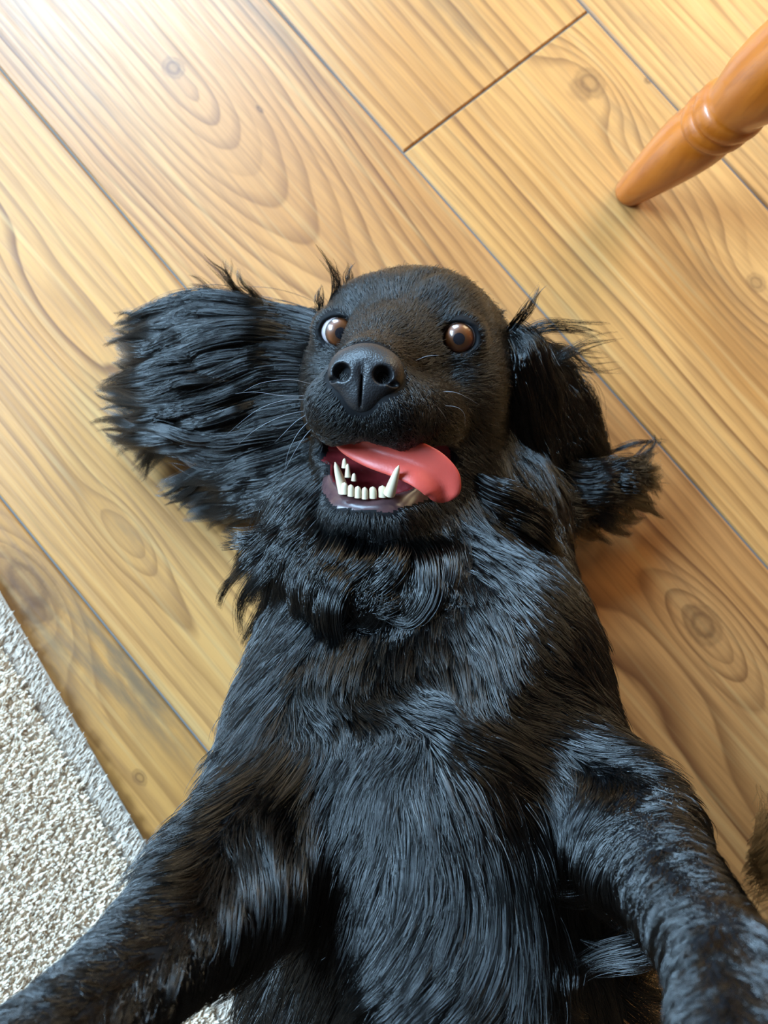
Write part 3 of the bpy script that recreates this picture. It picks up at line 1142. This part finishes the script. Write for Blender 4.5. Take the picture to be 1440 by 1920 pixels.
# guides: where (u, v), which way the hair lies in the photograph (du, dv), length m, lift
GUIDES = [
    # throat and breast
    (650, 1050, -0.3, 1, .009, .1), (740, 1050, 0.0, 1, .009, .1), (820, 1050, 0.2, 1, .009, .1), (690, 1120, -0.2, 1, .009, .1), (790, 1120, 0.1, 1, .009, .1), (590, 1090, -0.5, 1, .009, .1),
    (930, 950, 0.5, 1, .012, .15), (1000, 950, 0.4, 1, .012, .15), (1030, 1000, 0.3, 1, .012, .12),
    (640, 1230, -0.1, 1, .022, .25), (720, 1250, 0.2, 1, .022, .3), (800, 1220, 0.1, 1, .020, .3), (880, 1180, 0.4, 1, .018, .2),
    (980, 1120, 0.5, 1, .014, .12), (1030, 1040, 0.4, 1, .012, .1), (900, 1050, 0.5, 1, .014, .15),
    (560, 1180, -0.6, 1, .018, .2), (520, 1260, -0.5, 1, .020, .2), (470, 1330, -0.35, 1, .020, .2),
    (620, 1330, 0.7, 0.6, .020, .3), (700, 1330, 0.9, 0.4, .022, .35), (780, 1330, 1, 0.35, .022, .35),
    (870, 1280, -0.1, 1, .018, .2), (930, 1240, 0.2, 1, .018, .2), (880, 1380, 0.8, 0.4, .024, .35), (960, 1400, 0.9, 0.4, .024, .35),
    (1000, 1330, 0.9, 0.1, .016, .2), (1060, 1290, 0.9, 0.35, .015, .15), (1110, 1240, 0.55, 1, .016, .12), (1140, 1300, 0.5, 1, .016, .12),
    (1060, 1200, 0.7, 0.8, .014, .12), (1110, 1400, 0.9, 0.5, .022, .3), (1150, 1430, 0.7, 0.6, .02, .25),
    (740, 1400, -0.6, 0.6, .018, .25), (660, 1420, -0.4, 0.8, .016, .25),
    # breast bone to belly, sweeping down then to lower left
    (650, 1500, -0.1, 1, .016, .12), (620, 1600, -0.25, 1, .018, .12), (660, 1700, -0.3, 1, .022, .12), (600, 1780, -0.5, 1, .026, .15),
    (760, 1500, 0.05, 1, .020, .2), (760, 1620, -0.1, 1, .022, .15), (780, 1740, -0.5, 1, .028, .15), (740, 1840, -1, 0.6, .030, .15),
    (880, 1520, 0.15, 1, .024, .2), (890, 1620, 0.0, 1, .026, .18), (890, 1720, -0.4, 1, .032, .18), (860, 1800, -0.9, 0.7, .034, .18),
    (900, 1880, -0.9, 0.6, .034, .18), (700, 1910, -0.5, 1, .03, .15), (560, 1900, -0.2, 1, .026, .15),
    (980, 1500, 0.3, 1, .028, .25), (1000, 1620, 0.1, 1, .030, .2), (1000, 1750, -0.1, 1, .032, .2), (1010, 1880, -0.2, 1, .032, .2),
    (1090, 1470, 0.0, 1, .03, .3), (1060, 1560, 0.25, 1, .03, .3), (1120, 1560, 0.3, 1, .03, .3), (1120, 1700, 0.4, 1, .03, .2),
    (1080, 1820, 0.3, 1, .032, .2),
    # left armpit and upper arm
    (560, 1450, -0.6, 0.8, .024, .3), (540, 1560, -0.7, 0.8, .026, .3), (500, 1440, -0.5, 0.9, .018, .18), (450, 1430, -0.3, 1, .014, .12),
    (430, 1520, -0.35, 1, .024, .2), (480, 1570, -0.1, 1, .026, .2), (410, 1600, -0.45, 1, .026, .2), (470, 1650, -0.3, 1, .022, .15),
    (520, 1680, -0.5, 1, .026, .2), (500, 1800, -0.5, 0.9, .026, .2),
    # left forearm
    (340, 1660, -0.8, 0.6, .010, .10), (260, 1740, -0.8, 0.6, .008, .10), (160, 1800, -0.8, 0.6, .007, .10), (60, 1870, -0.8, 0.6, .007, .10),
    (360, 1780, -0.6, 0.8, .010, .12), (260, 1860, -0.7, 0.7, .008, .1),
    # right upper arm and forearm
    (1200, 1480, 0.2, 1, .0055, .08), (1240, 1500, 0.6, 0.8, .0055, .08), (1200, 1570, 0.35, 1, .006, .08), (1260, 1600, 0.5, 1, .006, .08),
    (1320, 1640, 0.35, 1, .006, .08), (1320, 1750, 0.15, 1, .0065, .08), (1400, 1800, 0.2, 1, .0065, .08), (1340, 1880, 0.1, 1, .0065, .08),
    # ears
    (520, 640, -1, 0.05, .03, .15), (420, 700, -1, 0.25, .03, .12), (340, 780, -1, 0.3, .03, .12), (520, 760, -1, 0.5, .03, .12), (480, 860, -1, 0.5, .03, .1),
    (1010, 700, 0.3, 1, .02, .1), (1060, 800, 0.5, 1, .02, .1), (1110, 860, 0.8, 1, .02, .1), (1000, 850, 0.2, 1, .02, .1),
]
gp, gd, gl, gf = [], [], [], []
for (u, v, du, dv, L, lf_) in GUIDES:
    p = on_dog(u, v)
    if p is None:
        p = at(u, v, 0.08)
    k = 10.0 / math.hypot(du, dv)
    q = at(u + du * k, v + dv * k, p[2])
    gp.append(p)
    gd.append(unit(q - p))
    gl.append(L)
    gf.append(lf_)
gp, gd, gl, gf = map(np.array, (gp, gd, gl, gf))


def flow(P):
    D = np.empty_like(P)
    Ls = np.empty(len(P))
    Lf = np.empty(len(P))
    for i in range(0, len(P), 40000):
        q = P[i:i + 40000]
        d2 = ((q[:, None, :] - gp[None]) ** 2).sum(-1)
        w = 1.0 / (d2 + 2e-5) ** 2
        w /= w.sum(1)[:, None]
        D[i:i + 40000] = w @ gd
        Ls[i:i + 40000] = w @ gl
        Lf[i:i + 40000] = w @ gf
    return D, Ls, Lf


def sample_surface(V, Q, weight, n):
    tri = np.concatenate([Q[:, [0, 1, 2]], Q[:, [0, 2, 3]]])
    w = np.concatenate([weight, weight])
    a, b, c = V[tri[:, 0]], V[tri[:, 1]], V[tri[:, 2]]
    cr = np.cross(b - a, c - a)
    ar = np.linalg.norm(cr, axis=1) / 2 * w
    pick = rng.choice(len(tri), n, p=ar / ar.sum())
    r1, r2 = rng.random(n), rng.random(n)
    s = np.sqrt(r1)
    P = a[pick] * (1 - s)[:, None] + b[pick] * (s * (1 - r2))[:, None] + c[pick] * (s * r2)[:, None]
    N = cr[pick]
    N /= np.linalg.norm(N, axis=1)[:, None] + 1e-12
    return P, N


def smooth_noise(P, scale, seed):
    """cheap smooth vector noise: a few random sines"""
    r = np.random.default_rng(seed)
    out = np.zeros_like(P)
    for k in range(5):
        w = r.normal(size=(3, 3)) * scale
        ph = r.random(3) * 6.28
        out += np.sin(P @ w + ph)
    return out / 2.2


from mathutils.kdtree import KDTree


def clump(P, roots, every, amount, power=1.3, jitter=0.0):
    n = len(P)
    ns = max(8, n // every)
    seeds = rng.choice(n, ns, replace=False)
    kd = KDTree(ns)
    for j, s_ in enumerate(seeds):
        kd.insert(roots[s_], j)
    kd.balance()
    near_ = np.fromiter((kd.find(r)[1] for r in roots), int, n)
    t = np.linspace(0, 1, P.shape[1])[None, :, None] ** power
    am = amount * rng.uniform(0.5, 1.0, n)[:, None, None]
    return P + (P[seeds[near_]] - P) * t * am


def coat(name, roots, normals, dirs, length, lift, m, r0, r1, mat, every, amount, wave=0.0, field=True, parent=None, fly=0.04):
    n = len(roots)
    P = np.empty((n, m, 3))
    P[:, 0] = roots - normals * 0.0006
    p = roots.copy()
    D = dirs.copy()
    stp = (length / (m - 1))[:, None]
    flyer = (rng.random(n) < fly)
    lf2 = lift + flyer * rng.uniform(0.1, 0.35, n)
    for i in range(1, m):
        t = i / (m - 1)
        nn = near(p) if i > 1 else normals
        if field and i in (3, 5):
            D = 0.5 * D + 0.5 * (flow(p)[0] + 0.0)
        d = D - nn * (D * nn).sum(1)[:, None]
        d /= np.linalg.norm(d, axis=1)[:, None] + 1e-9
        k = (lf2 * (1.6 - 1.5 * t))[:, None]
        d = d + nn * k
        d /= np.linalg.norm(d, axis=1)[:, None] + 1e-9
        p = p + d * stp
        P[:, i] = p
    if every:
        P = clump(P, roots, every, amount)
    P[:, 1:] = push_out(P[:, 1:].copy(), 0.0003)
    return curves_obj(name, P, r0, r1, mat, parent)


CAMP = np.array([0, 0, CAM_H])
qc = BV[BQ].mean(1)
qn = np.cross(BV[BQ[:, 2]] - BV[BQ[:, 0]], BV[BQ[:, 3]] - BV[BQ[:, 1]])
qn /= np.linalg.norm(qn, axis=1)[:, None] + 1e-12
toc = CAMP - qc
toc /= np.linalg.norm(toc, axis=1)[:, None]
facing = (qn * toc).sum(1)
qh = to_head(qc)
hv, holq = head_field(qc.astype(np.float32))
bv = body_field(qc.astype(np.float32))
is_ear = (ear_field(qc) < 0.0025) & (head_field(qc.astype(np.float32))[0] > 0.022)
is_head = (hv < bv + 0.002)
bare = (mi > 0) | (holq < 0.0012)
for k in (0, 1):
    bare |= np.linalg.norm(qc - EYES[k] - GAZE[k] * 0.004, axis=1) < 0.0118
nl = (qc - NOSE_O) @ NM
bare |= nose_field(nl.astype(np.float32)) < 0.0006
lower_z = qn[:, 2] < -0.55

# --- face
wt = np.where(is_head & ~bare & ~lower_z, np.where(facing > -0.5, 1.0, 0.2), 0.0)
R, N = sample_surface(BV, BQ, wt, 60000)
hlp = to_head(R)
v = hlp - np.array([0.0, -0.030, 0.060])
D = v / (np.linalg.norm(v, axis=1)[:, None])
chin = (hlp[:, 1] < -0.088) & (hlp[:, 2] > -0.005)
D[chin] = unit(np.array([0, -0.8, -0.25])) + 0.4 * np.sign(hlp[chin, 0:1]) * np.array([[1.0, 0, 0]]) * (np.abs(hlp[chin, 0:1]) / 0.02)
D += 0.35 * smooth_noise(R, 90.0, 3) * 0.5 + rng.normal(size=R.shape) * 0.16
D = D @ HM.T
back = np.clip((0.06 - hlp[:, 2]) / 0.12, 0, 1)
Ln = 0.0042 + 0.0085 * back ** 1.2
Ln[chin] = 0.0085
low = (hlp[:, 1] < -0.045) & (hlp[:, 2] < 0.0) & ~chin
Ln[low] = 0.013
Ln *= rng.uniform(0.6, 1.35, len(R))
coat('face_fur', R, N, D, Ln, 0.10 + 0.22 * rng.random(len(R)) + 0.15 * chin, 5, 0.00013, 0.00003, FACE, 8, 0.45, field=False, parent=dog, fly=0.03)

# --- body coat
inframe = np.ones(len(qc), bool)
cc = (qc - CAMP) @ ROT
uu = 720 + FPX * cc[:, 0] / -cc[:, 2]
vv = 960 - FPX * cc[:, 1] / -cc[:, 2]
inframe = (uu > -120) & (uu < 1560) & (vv > -100) & (vv < 2020)
wt = np.where((~is_head) & ~lower_z & ~bare & ~is_ear, np.where(inframe, np.where(facing > -0.3, 1.0, 0.25), 0.10), 0.0)
def body_layer(name, n, lscale, lift_add, r0, every, amount, fly, m=8):
    R, N = sample_surface(BV, BQ, wt, n)
    D, Ln, Lf = flow(R)
    D = D + smooth_noise(R, 60.0, 5) * 0.18 + smooth_noise(R, 160.0, 6) * 0.10 + rng.normal(size=R.shape) * 0.03
    Ln = Ln * rng.uniform(0.55, 1.2, len(R)) * lscale
    coat(name, R, N, D, Ln, Lf + lift_add, m, r0, 0.00002, FUR, every, amount, parent=dog, fly=fly)


body_layer('body_fur', 95000, 0.9, 0.0, 0.00013, 26, 0.6, 0.02)
body_layer('guard_hair', 38000, 1.25, 0.10, 0.00018, 12, 0.88, 0.06, m=9)


# --- long locks
def family(name, curves, n, locks, width=0.004, wav=0.002, freq=2.0, start=(0.0, 0.45), end=(0.8, 1.0), zj=0.004, tip=0.18, jit=0.003,
           m=16, r0=0.00015, r1=0.000025, mat=None, push=0.0015, fray=0.12, zadd=0.0, up_only=False, sink=0.004):
    K = np.stack([catmull([at(*p) for p in c], 40) for c in curves])            # (K,40,3)
    nk = len(curves)
    out = np.empty((n, m, 3))
    lid = rng.integers(0, locks, n)
    ls = rng.random(locks) * (nk - 1)
    l0 = rng.uniform(*start, locks)
    l1 = rng.uniform(*end, locks)
    lph = rng.random(locks) * 6.28
    lwv = rng.uniform(0.4, 1.3, locks) * wav
    lfr = freq * rng.uniform(0.7, 1.3, locks)
    lz = rng.uniform(0, 1, locks) * zj
    lj = rng.normal(size=(locks, 3)) * jit
    lw = width * rng.uniform(0.5, 1.4, locks)
    s = ls[lid] + rng.normal(size=n) * 0.03
    s = np.clip(s, 0, nk - 1.0001)
    i = s.astype(int)
    f = s - i
    f = (f * f * (3 - 2 * f) * 0.5 + f * 0.5)[:, None, None]
    base = K[i] * (1 - f) + K[np.minimum(i + 1, nk - 1)] * f                      # (n,40,3)
    t = np.linspace(0, 1, m)[None, :]
    e = l1[lid] * rng.uniform(0.82, 1.0, n)
    b = l0[lid] + rng.uniform(0, 0.14, n)
    tt = (b[:, None] + (e - b)[:, None] * t) * 39
    ti = np.minimum(tt.astype(int), 38)
    tf_ = (tt - ti)[..., None]
    rows = np.arange(n)[:, None]
    P = base[rows, ti] * (1 - tf_) + base[rows, ti + 1] * tf_
    tan = np.gradient(P, axis=1)
    tan /= np.linalg.norm(tan, axis=2)[..., None] + 1e-9
    side = np.cross(tan, np.array([0, 0, 1.0]))
    side /= np.linalg.norm(side, axis=2)[..., None] + 1e-9
    up = np.cross(side, tan)
    prof = (tip + (1 - tip) * np.sin(np.clip(0.35 + t * 0.65, 0, 1) * math.pi) ** 0.8)
    a = rng.normal(size=n) * lw[lid]
    c = np.abs(rng.normal(size=n)) * lw[lid] * 0.6
    wv = np.sin(tt / 39 * 6.28 * lfr[lid][:, None] + lph[lid][:, None]) * lwv[lid][:, None] * t
    fr = rng.normal(size=n)[:, None] * fray * width * t ** 2
    P = P + side * (a[:, None] * prof + wv + fr)[..., None] + up * (c[:, None] * prof + lz[lid][:, None] * np.sin(t * math.pi * 0.9 + 0.1))[..., None]
    P = P + (lj[lid][:, None, :] * t[..., None])
    P = P.copy()
    P[..., 2] += zadd * np.sin(np.clip(t * 1.1, 0, 1) * math.pi)
    if up_only:
        for _ in range(5):
            q = P.reshape(-1, 3)
            v, _n2 = samp(q)
            b_ = v < push
            q[b_, 2] += push - v[b_] + 0.0004
            P = q.reshape(P.shape)
        P[..., 2] = np.maximum(P[..., 2], 0.0008)
    else:
        P = push_out(P, push)
    P[..., 2] -= sink * np.clip(1 - t / 0.25, 0, 1)
    P[..., 2] = np.maximum(P[..., 2], 0.0008)
    return curves_obj(name, P, r0, r1, mat or FUR, dog)


LEFT_EAR = [
    [(612, 604, .070), (540, 588, .050), (430, 578, .034), (310, 590, .024), (214, 616, .014)],
    [(605, 626, .070), (520, 616, .052), (400, 628, .038), (300, 652, .027), (208, 640, .018)],
    [(598, 650, .070), (510, 645, .055), (400, 670, .040), (295, 700, .028), (215, 690, .014)],
    [(592, 685, .068), (500, 690, .052), (390, 725, .038), (290, 745, .028), (185, 738, .014)],
    [(588, 720, .066), (490, 740, .050), (380, 790, .036), (285, 800, .026), (182, 765, .012)],
    [(588, 755, .066), (490, 785, .050), (385, 830, .034), (290, 825, .024), (198, 815, .010)],
    [(590, 795, .066), (500, 825, .050), (405, 850, .034), (310, 838, .024), (248, 888, .006)],
]
family('ear_fur', LEFT_EAR, 14000, 150, width=0.0042, wav=0.0022, freq=2.2, start=(0, 0.4), end=(0.82, 1.0), zj=0.002, zadd=0.006)
family('ear_locks', LEFT_EAR, 12000, 95, width=0.0021, wav=0.0048, freq=2.0, start=(0.05, 0.45), end=(0.80, 1.03), zj=0.020, tip=0.08, r0=0.00019, zadd=0.006)
LEFT_EAR2 = [
    [(590, 800, .066), (510, 845, .045), (440, 870, .030), (370, 890, .020), (290, 916, .012)],
    [(595, 835, .066), (520, 880, .045), (455, 905, .028), (395, 925, .018), (320, 958, .004)],
    [(600, 870, .066), (540, 910, .045), (480, 935, .028), (420, 950, .016), (345, 965, .004)],
    [(600, 900, .062), (540, 935, .040), (480, 958, .022), (430, 968, .012), (405, 988, .003)],
]
family('ear_fur', LEFT_EAR2, 5000, 50, width=0.0036, wav=0.0018, start=(0, 0.3), end=(0.8, 1.0), zj=0.002, zadd=0.006)
family('ear_locks', LEFT_EAR2, 5000, 40, width=0.0021, wav=0.0040, start=(0, 0.3), end=(0.8, 1.03), zj=0.012, tip=0.08, r0=0.00019, zadd=0.006)
RIGHT_FLAP = [
    [(975, 620, .085), (1035, 672, .055), (1068, 735, .042), (1108, 808, .030), (1150, 862, .018)],
    [(972, 640, .085), (1022, 710, .062), (1052, 785, .048), (1092, 850, .032), (1150, 892, .020)],
    [(965, 660, .085), (1000, 740, .068), (1022, 820, .054), (1052, 885, .040), (1100, 925, .026)],
    [(955, 660, .088), (970, 750, .075), (985, 830, .064), (1010, 900, .052), (1045, 960, .036)],
]
family('ear_fur', RIGHT_FLAP, 12000, 120, width=0.0038, wav=0.0012, freq=1.3, start=(0, 0.5), end=(0.8, 1.0), zj=0.003, zadd=0.010, up_only=True)
RIGHT_SWEEP = [
    [(1000, 830, .060), (1080, 885, .045), (1140, 885, .040), (1190, 868, .038), (1232, 828, .038)],
    [(990, 840, .062), (1080, 902, .045), (1150, 900, .040), (1210, 912, .032), (1238, 950, .012)],
    [(980, 850, .062), (1065, 922, .045), (1125, 928, .038), (1185, 945, .024), (1238, 962, .008)],
    [(970, 855, .064), (1045, 940, .046), (1090, 962, .032), (1122, 985, .016), (1170, 996, .006)],
    [(990, 900, .060), (1015, 960, .050), (1035, 995, .035), (1050, 1018, .020), (1078, 1022, .006)],
    [(960, 890, .070), (985, 950, .062), (1010, 1000, .050), (1025, 1050, .036), (1030, 1090, .030)],
]
family('ear_locks', RIGHT_SWEEP, 9000, 70, width=0.0026, wav=0.0036, freq=1.3, start=(0, 0.4), end=(0.75, 1.03), zj=0.010, tip=0.08, r0=0.00019, zadd=0.008)
RIGHT_DRAPE = [
    [(946, 606, .098), (960, 660, .092), (964, 740, .082), (972, 820, .074), (1000, 890, .064)],
    [(950, 600, .100), (980, 650, .100), (990, 705, .095), (1006, 755, .086), (1026, 800, .076)],
    [(955, 600, .100), (1002, 645, .094), (1012, 700, .086), (1024, 770, .076), (1040, 860, .060)],
]
family('ear_locks', RIGHT_DRAPE, 4500, 34, width=0.0026, wav=0.0030, freq=1.4, start=(0, 0.3), end=(0.75, 1.0), zj=0.008, tip=0.1, r0=0.00019)
RUFF = [
    [(610, 880, 0.117), (560, 930, 0.112), (520, 985, 0.104), (480, 1045, 0.092), (448, 1110, 0.077)],
    [(615, 950, 0.122), (572, 1005, 0.124), (535, 1060, 0.116), (508, 1120, 0.104), (498, 1185, 0.094)],
    [(640, 990, 0.127), (605, 1045, 0.137), (580, 1095, 0.137), (585, 1160, 0.130), (600, 1212, 0.122)],
    [(690, 1005, 0.130), (672, 1055, 0.146), (640, 1105, 0.148), (625, 1150, 0.140), (590, 1175, 0.132)],
    [(740, 1005, 0.130), (755, 1055, 0.148), (735, 1110, 0.150), (685, 1142, 0.142), (615, 1135, 0.138)],
    [(790, 990, 0.127), (832, 1045, 0.140), (820, 1110, 0.142), (770, 1158, 0.136), (700, 1165, 0.132)],
    [(830, 970, 0.122), (856, 1035, 0.130), (848, 1100, 0.132), (822, 1165, 0.126), (775, 1205, 0.124)],
]
family('neck_ruff', RUFF, 8000, 70, width=0.0046, wav=0.0030, freq=1.6, start=(0, 0.4), end=(0.75, 1.0), zj=0.004, jit=0.004)
family('ruff_locks', RUFF, 9000, 85, width=0.0022, wav=0.0065, freq=1.2, start=(0, 0.5), end=(0.7, 1.08), zj=0.016, jit=0.0075, tip=0.22, fray=0.6, r0=0.00019)
RUFF2 = [
    [(880, 880, 0.117), (925, 915, 0.116), (975, 945, 0.110), (1005, 985, 0.102), (965, 1005, 0.097)],
    [(900, 930, 0.116), (950, 965, 0.112), (1000, 1000, 0.102), (1020, 1040, 0.090), (1000, 1070, 0.082)],
    [(890, 980, 0.112), (940, 1030, 0.108), (985, 1075, 0.097), (1020, 1115, 0.082), (1045, 1150, 0.067)],
]
family('ruff_locks', RUFF2, 5500, 45, width=0.0024, wav=0.0040, freq=1.5, start=(0, 0.4), end=(0.75, 1.0), zj=0.010, tip=0.1, r0=0.00019)


def locks(name, paths, n, width, wav=0.0015, freq=1.5, r0=0.00012, zj=0.003, end=(0.85, 1.0), start=(0, 0.1), tip=0.08, mat=None):
    """single separate locks, each along its own path"""
    for c in paths:
        c2 = [(u + 3, v + 3, z) for (u, v, z) in c]
        yield_ = family(name, [c, c2], n, 5, width=width, wav=wav, freq=freq, start=start, end=end, zj=zj, jit=0.0015, tip=tip, r0=r0, m=14, mat=mat)


TUFTS = [
    [(604, 612, .085), (622, 575, .100), (622, 520, .112), (586, 455, .120)],
    [(606, 612, .085), (628, 570, .098), (632, 530, .105), (610, 480, .112)],
    [(600, 620, .080), (600, 580, .090), (598, 555, .095), (603, 530, .100)],
    [(650, 560, .085), (652, 540, .090), (656, 515, .095), (660, 490, .10)],
]
locks('crown_tuft', TUFTS, 60, 0.0014)
EAR_TUFTS = [
    [(470, 575, .045), (440, 548, .052), (415, 510, .056), (372, 476, .060)],
    [(475, 575, .045), (448, 550, .052), (428, 522, .056), (422, 480, .062)],
    [(500, 570, .048), (470, 548, .054), (452, 530, .058), (442, 498, .062)],
    [(440, 575, .042), (405, 552, .048), (375, 535, .050), (345, 520, .052)],
    [(330, 600, .030), (290, 590, .030), (250, 600, .026), (205, 600, .020)],
    [(300, 620, .030), (270, 600, .030), (240, 590, .026), (215, 598, .020)],
]
locks('ear_tuft', EAR_TUFTS, 55, 0.0012)
WISPS = [
    [(950, 625, .100), (985, 588, .110), (1000, 560, .118), (1018, 530, .124)],
    [(948, 622, .100), (975, 592, .108), (990, 575, .114), (1000, 548, .120)],
    [(955, 630, .095), (1010, 610, .100), (1070, 608, .100), (1140, 617, .096)],
    [(960, 635, .092), (1020, 618, .096), (1080, 620, .096), (1130, 626, .092)],
    [(990, 690, .080), (1045, 670, .085), (1100, 645, .088), (1175, 630, .088)],
    [(985, 680, .080), (1040, 650, .078), (1090, 660, .074), (1150, 664, .070)],
    [(1000, 660, .070), (1060, 660, .066), (1100, 690, .062), (1178, 690, .058)],
    [(1000, 700, .072), (1050, 680, .070), (1090, 690, .068), (1140, 700, .060)],
    [(960, 640, .088), (1010, 640, .088), (1060, 660, .080), (1130, 690, .070)],
    [(1130, 870, .030), (1180, 860, .036), (1220, 830, .042), (1228, 808, .046)],
    [(1130, 850, .034), (1180, 832, .038), (1220, 825, .040), (1255, 830, .040)],
    [(1100, 920, .030), (1150, 905, .034), (1200, 905, .030), (1265, 912, .018)],
    [(1080, 930, .030), (1110, 960, .022), (1140, 985, .012), (1180, 998, .006)],
]
locks('ear_wisp', WISPS, 38, 0.0011)

# feathering that hangs between the breast and the raised foreleg
FEATHER = [
    [(1120, 1500, .165), (1105, 1560, .170), (1060, 1620, .172), (980, 1640, .172), (950, 1600, .172)],
    [(1160, 1540, .175), (1130, 1600, .175), (1070, 1640, .172), (1000, 1640, .172), (960, 1610, .172)],
    [(1110, 1480, .165), (1130, 1560, .170), (1150, 1640, .168), (1180, 1700, .160), (1210, 1740, .150)],
    [(1090, 1480, .165), (1100, 1570, .170), (1090, 1650, .168), (1110, 1730, .160), (1150, 1800, .150)],
]
locks('arm_feather', FEATHER, 260, 0.0045, wav=0.002, zj=0.006)
HANG = [
    [(1290, 1720, .215), (1200, 1745, .190), (1110, 1775, .175), (1040, 1800, .172), (985, 1830, .170)],
    [(1300, 1750, .215), (1220, 1775, .190), (1130, 1800, .175), (1060, 1830, .172), (1000, 1850, .170)],
    [(1270, 1660, .200), (1240, 1720, .175), (1200, 1780, .150), (1190, 1840, .120), (1230, 1880, .100)],
    [(1250, 1640, .195), (1220, 1720, .165), (1170, 1800, .140), (1180, 1860, .110), (1240, 1900, .090)],
    [(1230, 1620, .190), (1200, 1700, .160), (1160, 1780, .135), (1130, 1860, .115), (1160, 1920, .095)],
    [(1290, 1700, .205), (1280, 1770, .175), (1270, 1830, .150), (1300, 1880, .130), (1330, 1900, .120)],
    [(1200, 1600, .185), (1170, 1680, .160), (1120, 1760, .150), (1090, 1840, .140), (1100, 1930, .125)],
    [(1015, 1780, .178), (1022, 1830, .182), (1050, 1880, .182), (1100, 1925, .175)],
    [(1150, 1820, .150), (1200, 1850, .130), (1260, 1860, .120), (1310, 1835, .115)],
    [(1130, 1850, .140), (1190, 1890, .120), (1250, 1910, .105), (1320, 1905, .095)],
]
locks('leg_feather', HANG[:2], 90, 0.0030, wav=0.005, zj=0.006, end=(0.5, 1.1))
locks('leg_feather', HANG[2:], 200, 0.0048, wav=0.004, zj=0.008, end=(0.65, 1.05))
BACK = [
    [(1400, 1640, .285), (1405, 1600, .250), (1415, 1560, .215), (1435, 1530, .190), (1470, 1515, .17)],
    [(1420, 1660, .285), (1425, 1620, .250), (1435, 1580, .215), (1450, 1550, .190), (1480, 1540, .17)],
]
locks('leg_feather', BACK, 260, 0.0060, wav=0.003, zj=0.008)

# ------------------------------------------------------------------ whiskers
whisk = NT('pale_whisker')
whisk.set(Base_Color=srgb(150, 152, 158), Roughness=0.3)
WH = [
    [(590, 722, .158), (545, 712, .165), (490, 718, .165), (455, 735, .160)],
    [(585, 742, .156), (530, 742, .160), (480, 735, .160), (440, 738, .155)],
    [(585, 750, .156), (535, 750, .162), (480, 770, .160), (425, 815, .150)],
    [(585, 768, .154), (530, 780, .160), (480, 805, .158), (445, 835, .150)],
    [(585, 772, .154), (555, 790, .158), (530, 815, .156), (515, 830, .152)],
    [(590, 780, .152), (560, 810, .156), (540, 850, .150), (533, 890, .142)],
    [(600, 790, .150), (570, 820, .152), (540, 870, .140), (530, 900, .130)],
    [(780, 676, .158), (800, 668, .164), (824, 666, .164)],
    [(780, 750, .162), (808, 752, .168), (830, 775, .165), (838, 790, .162)],
    [(800, 762, .158), (850, 762, .162), (870, 775, .160), (872, 800, .155)],
    [(815, 735, .155), (850, 735, .160), (875, 745, .158), (900, 760, .150)],
    [(760, 760, .165), (790, 780, .170), (810, 800, .166)],
]
for w in WH:
    P = catmull([at(*p) for p in w], 14)
    vs, fs = [], []
    for i in range(14):
        tan = unit(P[min(i + 1, 13)] - P[max(i - 1, 0)])
        a = unit(np.cross(tan, [0.3, 0.2, 1.0]))
        b = np.cross(tan, a)
        r = 0.00016 * (1 - i / 14.5)
        for k in range(5):
            an = 2 * math.pi * k / 5
            vs.append(P[i] + a * math.cos(an) * r + b * math.sin(an) * r)
    for i in range(13):
        for k in range(5):
            j = (k + 1) % 5
            fs.append((i * 5 + k, i * 5 + j, (i + 1) * 5 + j, (i + 1) * 5 + k))
    mesh_obj('whisker', vs, fs, whisk.mat, dog)
